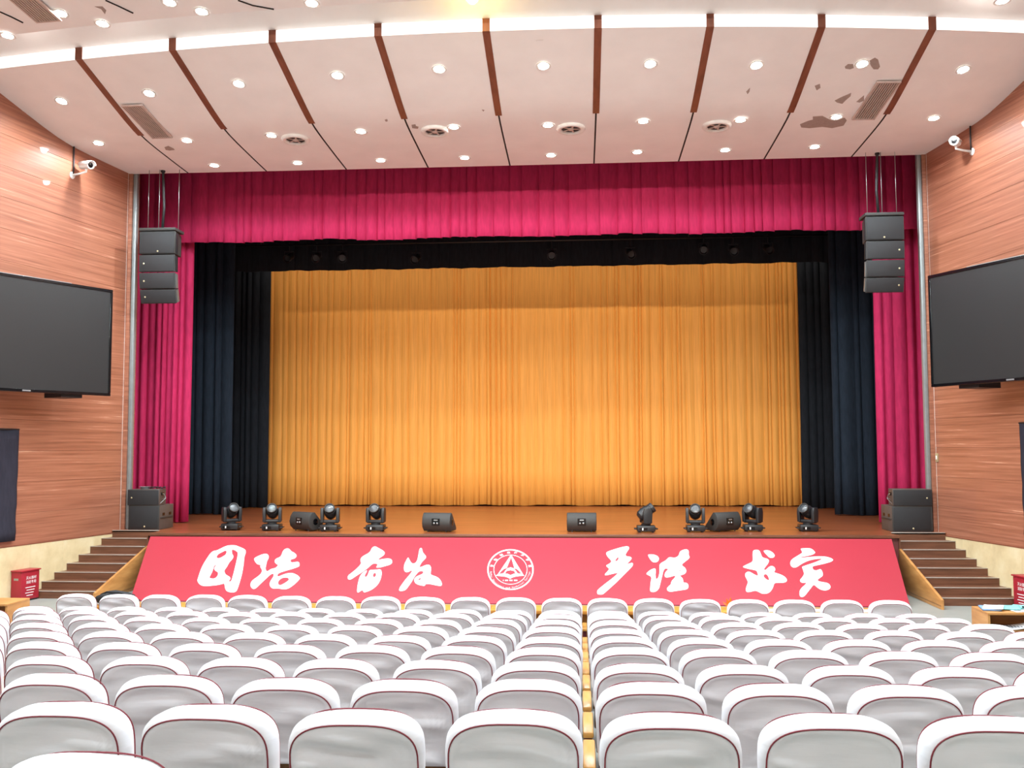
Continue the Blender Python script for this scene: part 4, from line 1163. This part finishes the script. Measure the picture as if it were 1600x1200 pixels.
# ------------------------------------------------------------------ moving head lights
def moving_head(p, pan, tilt, label):
    root = empty('moving_head_light', p)
    bm = bmesh.new(); box(bm, -0.19, 0.19, -0.15, 0.15, 0.02, 0.145, bevel=0.022)
    base = mesh_obj('base', bm, M['black_plastic'], root, True, angle=40)
    for sx in (-1, 1):
        bm = bmesh.new(); tube(bm, [(sx*0.185, -0.09, 0.07), (sx*0.235, -0.08, 0.075), (sx*0.235, 0.08, 0.075), (sx*0.185, 0.09, 0.07)], 0.014, 7)
        mesh_obj('handle', bm, M['black_plastic'], base, True)
    for sx in (-1, 1):
        for sy in (-1, 1):
            bm = bmesh.new(); lathe(bm, [(0.0, 0.0), (0.022, 0.0), (0.022, 0.022), (0.0, 0.022)], 10, mat=Matrix.Translation((sx*0.14, sy*0.10, 0)))
            mesh_obj('foot', bm, M['black_plastic'], base)
    bxo('display', (-0.14, 0.02, -0.152, -0.148, 0.045, 0.10), M['black_gloss'], base)
    glyph('S', 'maker_mark', base, M['banner_white'], 0.06, Vector((-0.075, -0.154, 0.072)), Vector((1, 0, 0)), Vector((0, 0, 1)), None, bold=0.004)
    yk = empty('yoke', (0, 0, 0.145), pan, root)
    bm = bmesh.new(); lathe(bm, [(0.0, 0.0), (0.10, 0.0), (0.10, 0.03), (0.0, 0.03)], 20); mesh_obj('turntable', bm, M['black_plastic'], yk, True, angle=40)
    bm = bmesh.new()
    box(bm, -0.185, 0.185, -0.07, 0.07, 0.03, 0.10, bevel=0.02)
    mesh_obj('yoke_bridge', bm, M['black_plastic'], yk, True, angle=40)
    for sx in (-1, 1):
        bm = bmesh.new()
        prof = [(-0.085, 0.05), (0.085, 0.05), (0.10, 0.26), (0.07, 0.355), (-0.07, 0.355), (-0.10, 0.26)]
        a, b = sorted((sx*0.130, sx*0.20))
        prism(bm, prof, a, b, bevel=0.012); mesh_obj('yoke_arm', bm, M['black_plastic'], yk, True, angle=40)
    # head: lens looks along local -y after tilt
    mt = Matrix.Translation((0, 0, 0.27)) @ Matrix.Rotation(R(90)-tilt, 4, 'X')
    bm = bmesh.new(); lathe(bm, [(0.0, -0.19), (0.07, -0.185), (0.115, -0.14), (0.128, -0.05), (0.126, 0.03), (0.112, 0.07), (0.102, 0.12), (0.108, 0.125), (0.108, 0.185), (0.095, 0.19), (0.085, 0.165), (0.0, 0.165)], 26, mat=mt)
    mesh_obj('head', bm, M['black_plastic'], yk, True, angle=35)
    bm = bmesh.new(); lathe(bm, [(0.0, 0.185), (0.05, 0.18), (0.086, 0.168)], 22, mat=mt); mesh_obj('lens', bm, M['glass_lens'], yk, True)
    bm = bmesh.new(); lathe(bm, [(0.086, 0.178), (0.098, 0.193), (0.108, 0.188), (0.11, 0.178)], 26, mat=mt); mesh_obj('lens_ring', bm, M['speaker_box'], yk, True)
    for q in (0.085, 0.10):
        bm = bmesh.new(); lathe(bm, [(0.10, q-0.004), (0.112, q-0.004), (0.112, q+0.004), (0.10, q+0.004)], 26, mat=mt); mesh_obj('cooling_rib', bm, M['black_plastic'], yk)
    tag(root, label, 'stage light', 'moving head lights on the stage edge')
HEADS = [(358, 829, 38, 28, 'leftmost'), (422, 830, 12, 28, 'second from left'), (513, 831, 8, 30, 'third from left, right of a wedge speaker'), (585, 831, -4, 30, 'fourth from left'),
         (1010, 832.5, 100, 35, 'fifth from left, turned sideways'), (1088, 832, -6, 28, 'sixth from left'), (1178, 831, -42, 26, 'seventh from left, turned aside'), (1265, 831, -44, 26, 'rightmost')]
for px, py, pan, tl, lab in HEADS:
    p = at_z(px, py, STAGE_Z); p.y += 0.14
    moving_head(p, R(pan), R(tl), f'black moving head light on the stage edge, {lab}')

# ------------------------------------------------------------------ wedge monitors
def wedge(p, rot, label):
    root = empty('wedge_monitor', p, rot)
    W_ = 0.31
    prof = [(-0.06, 0.02), (-0.15, 0.10), (-0.175, 0.20), (-0.15, 0.31), (-0.09, 0.39), (-0.06, 0.405), (0.0, 0.40), (0.30, 0.08), (0.29, 0.02)]
    bm = bmesh.new(); prism(bm, prof, -W_, W_, bevel=0.02); mesh_obj('cabinet', bm, M['speaker_box'], root, True, angle=35)
    bxo('connector_panel', (-0.085, 0.085, -0.182, -0.165, 0.15, 0.29), M['black_gloss'], root)
    bxo('label_plate', (-0.04, 0.045, -0.186, -0.18, 0.245, 0.27), M['metal'], root)
    for k in (-1, 1):
        bm = bmesh.new(); lathe(bm, [(0.0, 0.012), (0.016, 0.01), (0.02, 0.0)], 12, mat=Matrix.Translation((0.035*k, -0.182, 0.19)) @ Matrix.Rotation(R(90), 4, 'X')); mesh_obj('socket', bm, M['metal'], root, True)
    # sloping grille on the performer's side
    bm = bmesh.new(); v = [bm.verts.new(q) for q in ((-W_+0.03, 0.015, 0.392), (W_-0.03, 0.015, 0.392), (W_-0.03, 0.292, 0.096), (-W_+0.03, 0.292, 0.096))]
    f = bm.faces.new(v); r_ = bmesh.ops.extrude_face_region(bm, geom=[f]); bmesh.ops.translate(bm, verts=[x for x in r_['geom'] if isinstance(x, bmesh.types.BMVert)], vec=(0, 0.008, 0.008))
    bmesh.ops.recalc_face_normals(bm, faces=bm.faces); mesh_obj('grille', bm, M['speaker_grille'], root)
    for k in (-1, 1):
        bm = bmesh.new(); lathe(bm, [(0.0, 0.004), (0.06, 0.004), (0.07, 0.0)], 18, mat=Matrix.Translation((k*W_, 0.02, 0.2)) @ Matrix.Rotation(R(90)*k, 4, 'Y')); mesh_obj('side_handle', bm, M['black_gloss'], root, True)
    for k in (-1, 1):
        for y_ in (-0.08, 0.22):
            bm = bmesh.new(); tube(bm, [(k*0.2, y_, 0.0), (k*0.2, y_, 0.06)], 0.012, 7); mesh_obj('foot', bm, M['black_plastic'], root)
    tag(root, label, 'speaker', 'wedge monitors on the stage edge')
for px, py, rt, lab in ((470, 831, -32, 'black wedge monitor between moving lights at left, turned inward'), (683, 832, -10, 'black wedge monitor alone left of stage centre'), (909, 832, 0, 'black wedge monitor facing the performers right of stage centre'), (1136, 832, 30, 'black wedge monitor between moving lights at right, turned inward')):
    p = at_z(px, py, STAGE_Z); p.y += 0.16 if rt in (0, -10) else 0.30
    wedge(p, R(rt), lab)
for px, py in ((761, 815), (877, 815)):
    pass

# ------------------------------------------------------------------ red extinguisher boxes
def ext_box(side, px, py, label):
    w, P0, d, sgn = WALL[side]
    n = Vector((-d.y, d.x, 0))*sgn
    base = at_plane(px, 925, P0+n*0.14, n); base.z = 0
    root = empty('extinguisher_box', base)
    xa = -d if side == 'left' else d
    root.rotation_euler = Matrix((xa, -n, Vector((0, 0, 1)))).transposed().to_euler() if (xa.cross(-n)).z > 0 else Matrix((-xa, -n, Vector((0, 0, 1)))).transposed().to_euler()
    W_, H_, D_ = 0.23, 0.56, 0.115
    bxo('body', (-W_, W_, -D_, D_, 0.03, H_), M['red_paint'], root, 0.006)
    bxo('plinth', (-W_+0.02, W_-0.02, -D_+0.02, D_-0.02, 0.0, 0.03), M['black_plastic'], root)
    bxo('lid', (-W_-0.02, W_+0.02, -D_-0.025, D_, H_, H_+0.025), M['red_paint'], root, 0.006)
    fy = -D_-0.003
    glyph('灭火器材', 'lettering', root, M['banner_white'], 0.065, Vector((0.02, fy, H_-0.13)), Vector((1, 0, 0)), Vector((0, 0, 1)), None, bold=0.0)
    glyph('消防专用', 'lettering', root, M['banner_white'], 0.065, Vector((0.02, fy, H_-0.21)), Vector((1, 0, 0)), Vector((0, 0, 1)), None, bold=0.0)
    for k in range(4):
        bm = bmesh.new(); box(bm, -0.12+0.03*(k % 2), 0.13-0.02*k, fy-0.001, fy+0.001, H_-0.31-0.05*k, H_-0.298-0.05*k)
        mesh_obj('printed_line', bm, M['banner_white'], root)
    bxo('latch', (-W_-0.004, -W_+0.004, -0.05, 0.05, H_-0.16, H_-0.12), M['metal'], root)
    tag(root, label, 'box', 'red extinguisher boxes')
ext_box('left', 39, 946, 'red extinguisher box standing by the left wall near steps')
ext_box('right', 1606, 948, 'red extinguisher box standing by the right wall near steps')

# ------------------------------------------------------------------ side desks, front tables and what lies on them
def side_desk(name_lab, x0, x1, y0, y1, h=0.75):
    root = empty('side_desk', ((x0+x1)/2, (y0+y1)/2, 0))
    hx, hy = (x1-x0)/2, (y1-y0)/2
    bxo('desk_top', (-hx, hx, -hy, hy, h-0.03, h), M['tan_wood'], root, 0.004)
    for sx in (-1, 1):
        a, b = sorted((sx*hx, sx*(hx-0.03))); bxo('side_panel', (a, b, -hy+0.01, hy, 0, h-0.03), M['tan_wood'], root)
    bxo('front_panel', (-hx+0.03, hx-0.03, hy-0.03, hy-0.005, 0.05, h-0.03), M['tan_wood'], root)
    bxo('shelf', (-hx+0.03, hx-0.03, -hy+0.02, hy-0.03, h-0.24, h-0.22), M['tan_wood'], root)
    tag(root, name_lab, 'desk', 'side desks')
    return root
DR = at_z(1523, 949, 0.75)
rdx0, rdy0 = DR.x, 12.75
side_desk('wooden side desk with papers right of the front seats', rdx0, rdx0+1.1, rdy0, rdy0+0.52)
LDx = at_z(33, 938, 0.75).x
side_desk('plain wooden side desk left of the front seats', LDx-1.1, LDx, 12.75, 13.3)
def sheet(name, x, y, z, w_, l_, rz, mat, label, cat, group=None, th=0.004, curl=0.0):
    P = []
    for i in range(9):
        u = i/8-0.5; row = []
        for j in range(7):
            v = j/6-0.5; row.append((u*w_, v*l_, th+curl*(u+0.5)**2+curl*0.3*math.sin(v*3+1)))
        P.append(row)
    o = grid_mesh(name, P, mat, None, True)
    md = o.modifiers.new('thickness', 'SOLIDIFY'); md.thickness = th; md.offset = -1
    o.location = (x, y, z); o.rotation_euler = (0, 0, R(rz))
    return tag(o, label, cat, group)
zt_ = 0.752
sheet('paper_stack', rdx0+0.14, rdy0+0.28, zt_, 0.22, 0.34, -12, M['paper_blue'], 'blue edged paper pile at the left end of side desk', 'paper', th=0.02)
sheet('paper_sheet', rdx0+0.18, rdy0+0.27, zt_+0.022, 0.24, 0.34, -25, M['paper'], 'white sheet lying on the blue paper pile', 'paper', th=0.004, curl=0.01)
sheet('paper_sheet', rdx0+0.50, rdy0+0.16, zt_, 0.3, 0.22, 8, M['paper'], 'white sheet under the teal folders on side desk', 'paper', th=0.006)
sheet('teal_folder', rdx0+0.40, rdy0+0.30, zt_+0.01, 0.24, 0.30, -18, M['teal'], 'teal folder lying next to the white sheets', 'folder', 'teal folders', th=0.012, curl=0.01)
sheet('teal_folder', rdx0+0.60, rdy0+0.34, zt_+0.01, 0.30, 0.22, -35, M['teal'], 'teal folder lying slanted in the middle of side desk', 'folder', 'teal folders', th=0.014, curl=0.015)
sheet('teal_folder', rdx0+0.86, rdy0+0.30, zt_+0.002, 0.28, 0.30, 10, M['teal'], 'teal folder at the right end of side desk', 'folder', 'teal folders', th=0.02, curl=0.02)
bm = bmesh.new(); tube(bm, [(-0.12, 0, 0), (0.12, 0.0, 0)], 0.012, 7)
tag(mesh_obj('black_strap', bm, M['black_plastic'], None, True, loc=(rdx0+0.62, rdy0+0.16, zt_+0.036), rot=(0, 0, R(-40))), 'short black strap across the teal folders', 'strap')
o = sheet('printed_paper', rdx0+0.34, rdy0+0.10, 0.75-0.215, 0.42, 0.24, -8, M['paper'], 'printed white paper sticking out of the desk shelf', 'paper', th=0.004, curl=0.06)
for k in range(7):
    bm = bmesh.new(); box(bm, -0.10+0.036*k, -0.085+0.036*k, -0.09, 0.06, 0.0, 0.002); mesh_obj('printed_line', bm, M['ink'], o, loc=(0, 0, 0.03+0.002*k))
# long tables before the front row
TX0 = at_z(150, 945, 0.75).x; TX1 = at_z(1412, 951, 0.75).x
nT = 4
for i in range(nT):
    a = TX0+(TX1-TX0)*i/nT; b = TX0+(TX1-TX0)*(i+1)/nT-0.006
    root = empty('front_table', ((a+b)/2, 12.83, 0)); hx = (b-a)/2
    bxo('table_top', (-hx, hx, -0.22, 0.22, 0.705, 0.75), M['desk_wood'], root, 0.004)
    bxo('modesty_panel', (-hx+0.04, hx-0.04, 0.16, 0.18, 0.12, 0.705), M['desk_wood'], root)
    for sx in (-1, 1):
        a_, b_ = sorted((sx*(hx-0.03), sx*(hx-0.07))); bxo('leg', (a_, b_, -0.19, 0.19, 0, 0.705), M['shell_wood'], root)
    bxo('foot_rail', (-hx+0.07, hx-0.07, -0.02, 0.02, 0.10, 0.14), M['shell_wood'], root)
    tag(root, f'long narrow wooden table before the front row, {ORD[i+1]} section from left', 'table', 'tables before the front row')
for i, px in enumerate((1205, 1279, 1353)):
    p = at_z(px, 951, 0.754)
    sheet('paper_sheet', p.x+0.02, 12.79, 0.751, 0.30, 0.21, (-1)**i*6, M['paper'], f'white sheet on the right end of front table, {ORD[i+1]} from left', 'paper', 'papers on the front table', th=0.004)
p = at_z(1135, 946, 0.75)
root = empty('orange_ornament', (p.x, 12.87, 0.751))
for k in range(6):
    a = R(-60+k*36); bm = bmesh.new(); P_ = []
    tip = Vector((0.10*math.sin(a), 0.03*(-1)**k, 0.04+0.11*abs(math.cos(a))))
    q = [Vector((0, 0, 0.004)), tip*0.55+Vector((0.03*math.cos(a), 0.02, 0)), tip, tip*0.55-Vector((0.03*math.cos(a), 0.02, 0))]
    f = bm.faces.new([bm.verts.new(x) for x in q]); e_ = bmesh.ops.extrude_face_region(bm, geom=[f]); bmesh.ops.translate(bm, verts=[x for x in e_['geom'] if isinstance(x, bmesh.types.BMVert)], vec=(0, 0.004, 0.002))
    bmesh.ops.recalc_face_normals(bm, faces=bm.faces); mesh_obj('petal', bm, M['orange'], root)
tag(root, 'small orange paper flower on the front table', 'ornament')
# black bag on the left end of the table
p = at_z(172, 946, 0.75)
bm = bmesh.new(); bmesh.ops.create_icosphere(bm, subdivisions=3, radius=1.0)
rg = random.Random(3)
for v in bm.verts:
    x, y, z = v.co
    z2 = max(z, -0.75); f = 1+0.10*math.sin(3.1*x+1)+0.08*math.sin(5*y+2*x)+0.05*math.sin(7*x-3*z)
    v.co = Vector((x*0.33*f, y*0.17*f, (z2+0.75)*0.088*f*(1-0.25*x)))
bag = empty('black_bag', (p.x+0.02, 12.86, 0.751))
mesh_obj('pouch', bm, M['bag'], bag, True)
bm = bmesh.new(); tube(bm, [(-0.2, -0.05, 0.13), (-0.1, -0.08, 0.17), (0.08, -0.07, 0.16), (0.18, -0.04, 0.11)], 0.012, 7); mesh_obj('strap', bm, M['bag'], bag, True)
bm = bmesh.new(); box(bm, 0.06, 0.10, -0.10, -0.08, 0.12, 0.145, bevel=0.006); mesh_obj('buckle', bm, M['gold_badge'], bag)
tag(bag, 'limp black bag on the left end of the front table', 'bag')

# ------------------------------------------------------------------ seats
HW, HC = 0.237, 0.365
LEAN = R(11)
UP = Vector((0, -math.sin(LEAN), math.cos(LEAN))); FW = Vector((0, math.cos(LEAN), math.sin(LEAN)))
BASE = Vector((0, 0.085, 0.605))
def outline(n=44, grow=0.0):
    """open outline from bottom left over the top to bottom right (x, h)"""
    w_ = HW+grow; hc = HC+grow; b = 0.150
    h0 = hc-b
    pts = [(-w_+0.012, 0.0), (-w_+0.006, 0.08), (-w_+0.001, h0-0.03)]
    k = 28; e = 2.0/3.0
    for i in range(k+1):
        t = math.pi*(1-i/k); c_, s_ = math.cos(t), math.sin(t)
        pts.append((math.copysign(abs(c_)**e, c_)*w_, h0+b*abs(s_)**e))
    return pts+[(w_-0.001, h0-0.03), (w_-0.006, 0.08), (w_-0.012, 0.0)]
def make_cover(seed):
    rng = random.Random(seed); bm = bmesh.new()
    depth = [0.0, 0.012, 0.033, 0.066, 0.10, 0.118, 0.125]
    grow = [0.0, 0.009, 0.016, 0.018, 0.012, 0.0, -0.012]
    sag = [rng.uniform(0, 6.28) for _ in range(8)]
    rings = []
    for d_, g_ in zip(depth, grow):
        ring = []
        for x, h in outline(grow=g_):
            wob = (0.003*math.sin(9*x+sag[0]+d_*20)+0.0015*math.sin(31*x+sag[1]+d_*40))*math.sin(math.pi*min(1, d_/0.13))
            hh = max(0.0, h)
            ring.append(bm.verts.new(BASE+Vector((x*(1+0.0), 0, 0))+UP*(hh+wob*(1 if h > 0.2 else 0))+FW*d_))
        rings.append(ring)
    for A, B in zip(rings, rings[1:]):
        for k in range(len(A)-1): bm.faces.new((A[k], B[k], B[k+1], A[k+1]))
    # back panel (towards the viewer), wrinkled
    out = outline(); n = len(out); cx, chh = 0.0, 0.12
    amp = rng.choice([0.5, 1.0, 1.5, 1.8, 2.2])
    tilt = rng.uniform(-0.6, 0.6)
    def wr_(x, h):
        e = 0
        e += 0.013*math.sin(38*h+6*x*tilt+sag[2]+2.2*math.sin(5*x+sag[3]))
        e += 0.007*math.sin(75*h+9*x+sag[4]+2*math.sin(9*x+sag[5]))
        e *= (0.35+0.65*max(0, math.sin(6*x+sag[6])))
        e += 0.010*math.exp(-((h-0.26+0.25*x*x)/0.03)**2)*math.cos(3*x+sag[7]*0.3)*0.7
        return e*amp
    prev = rings[0]
    facs = [0.965, 0.9, 0.82, 0.73, 0.64, 0.55, 0.46, 0.37, 0.28, 0.19, 0.10]
    for i, f in enumerate(facs):
        ring = []
        for x, h in out:
            xx = x*f; hh = chh+(h-chh)*f if h > 0 else 0.0 if False else chh+(h-chh)*f
            if h <= 0.0: hh = chh*(1-f)
            ed = min(1.0, (1-f)/0.15)
            dep = 0.010*ed - 0.016*(1-f)**2*0 - wr_(xx, hh)*ed + (-0.008 if i == 0 else 0)
            ring.append(bm.verts.new(BASE+Vector((xx, 0, 0))+UP*hh+FW*(dep if i else -0.004)))
        for k in range(n-1): bm.faces.new((prev[k], prev[k+1], ring[k+1], ring[k]))
        # bottom wedge between first and last of each ring
        bm.faces.new((prev[-1], prev[0], ring[0], ring[-1]))
        prev = ring
    bm.faces.new(prev)
    # front panel
    fr = rings[-1]; c0 = bm.verts.new(BASE+UP*0.15+FW*0.138)
    for k in range(n-1): bm.faces.new((fr[k], c0, fr[k+1]))
    bm.faces.new((fr[-1], c0, fr[0]))
    bmesh.ops.recalc_face_normals(bm, faces=bm.faces)
    o = mesh_obj('back_cover', bm, M['cover'], None, True)
    bm = bmesh.new()
    tube(bm, [BASE+Vector((x, 0, 0))+UP*(h+0.002)+FW*(-0.003) for x, h in out], 0.0030, 6)
    pp = mesh_obj('piping', bm, M['piping'], o, True)
    bm = bmesh.new()
    tube(bm, [BASE+Vector((x, 0, 0))+UP*h+FW*0.128 for x, h in outline(grow=0.001)], 0.0028, 5)
    mesh_obj('piping', bm, M['piping'], o, True)
    return o
COV = [make_cover(20+i) for i in range(8)]
def seat_common():
    parts = {}
    bm = bmesh.new(); box(bm, -0.225, 0.225, -0.012, 0.012, 0, 0.42, bevel=0.008)
    parts['back_shell'] = mesh_obj('back_shell', bm, M['shell_wood'], None, True, angle=40)
    parts['back_shell'].location = BASE+UP*(-0.33)+FW*0.05; parts['back_shell'].rotation_euler = (LEAN, 0, 0)
    bm = bmesh.new(); box(bm, -0.225, 0.225, 0.12, 0.54, 0.36, 0.46, bevel=0.03, seg=3)
    parts['seat_cushion'] = mesh_obj('seat_cushion', bm, M['dark_red'], None, True, angle=50)
    bm = bmesh.new(); box(bm, -0.03, 0.03, 0.02, 0.44, 0.60, 0.635, bevel=0.01)
    parts['armrest'] = mesh_obj('armrest', bm, M['arm_wood'], None, True, angle=40)
    bm = bmesh.new(); box(bm, -0.022, 0.022, 0.05, 0.40, 0.0, 0.60, bevel=0.006, seg=1)
    parts['side_support'] = mesh_obj('side_support', bm, M['dark_red'], None, True, angle=40)
    return parts
PARTS = seat_common(); pused = {k: False for k in PARTS}; cused = [False]*8
def use_part(k, parent, x=None):
    src = PARTS[k]
    if not pused[k]:
        pused[k] = True; o = src; o.parent = parent
    else:
        o = inst(k, src, parent, src.location, src.rotation_euler)
    if x is not None: o.location = (x, o.location.y, o.location.z)
    return o
def proj(P):
    d = Vector(P)-EYE; c = d.dot(CF)
    if c < 0.1: return (-9999, -9999)
    return (800+F_PX*d.dot(CR)/c, 600-F_PX*d.dot(CU)/c)
rs = random.Random(12); n_seats = 0
for k in range(1, 12):
    Yk = Y1-DP*(k-1); z = ROWZ[k-1]
    for j in list(range(-12, 0))+list(range(1, 8)):
        jj = j-0.5 if j > 0 else j+0.5
        X = X0+S*jj
        u, v = proj((X, Yk, z+CH)); half = F_PX*0.30/Yk
        if u+half < -25 or u-half > 1625 or v > 1203: continue
        root = empty('auditorium_seat', (X, Yk-0.02, z))
        ci = rs.randrange(8)
        c = COV[ci]
        if not cused[ci]:
            cused[ci] = True; c.parent = root
            cc = c
        else:
            cc = inst('back_cover', c, root)
            for ch in list(c.children): inst('piping', ch, cc)
        cc.rotation_euler = (R(rs.uniform(-1.5, 1.5)), 0, R(rs.uniform(-1.2, 1.2)))
        cc.scale = (rs.uniform(0.985, 1.015), 1, 1)
        cc.location = (rs.uniform(-0.006, 0.006), 0, rs.uniform(-0.004, 0.004))
        use_part('back_shell', root); use_part('seat_cushion', root)
        use_part('armrest', root, -S/2); use_part('side_support', root, -S/2)
        if j == 7: use_part('armrest', root, S/2); use_part('side_support', root, S/2)
        sd = 'left' if j < 0 else 'right'
        tag(root, f'white covered seat in {ORD[k]} row from stage, {ORD[abs(j)]} {sd} of the centre gap', 'seat', 'white covered seats')
        n_seats += 1
print('seats', n_seats)
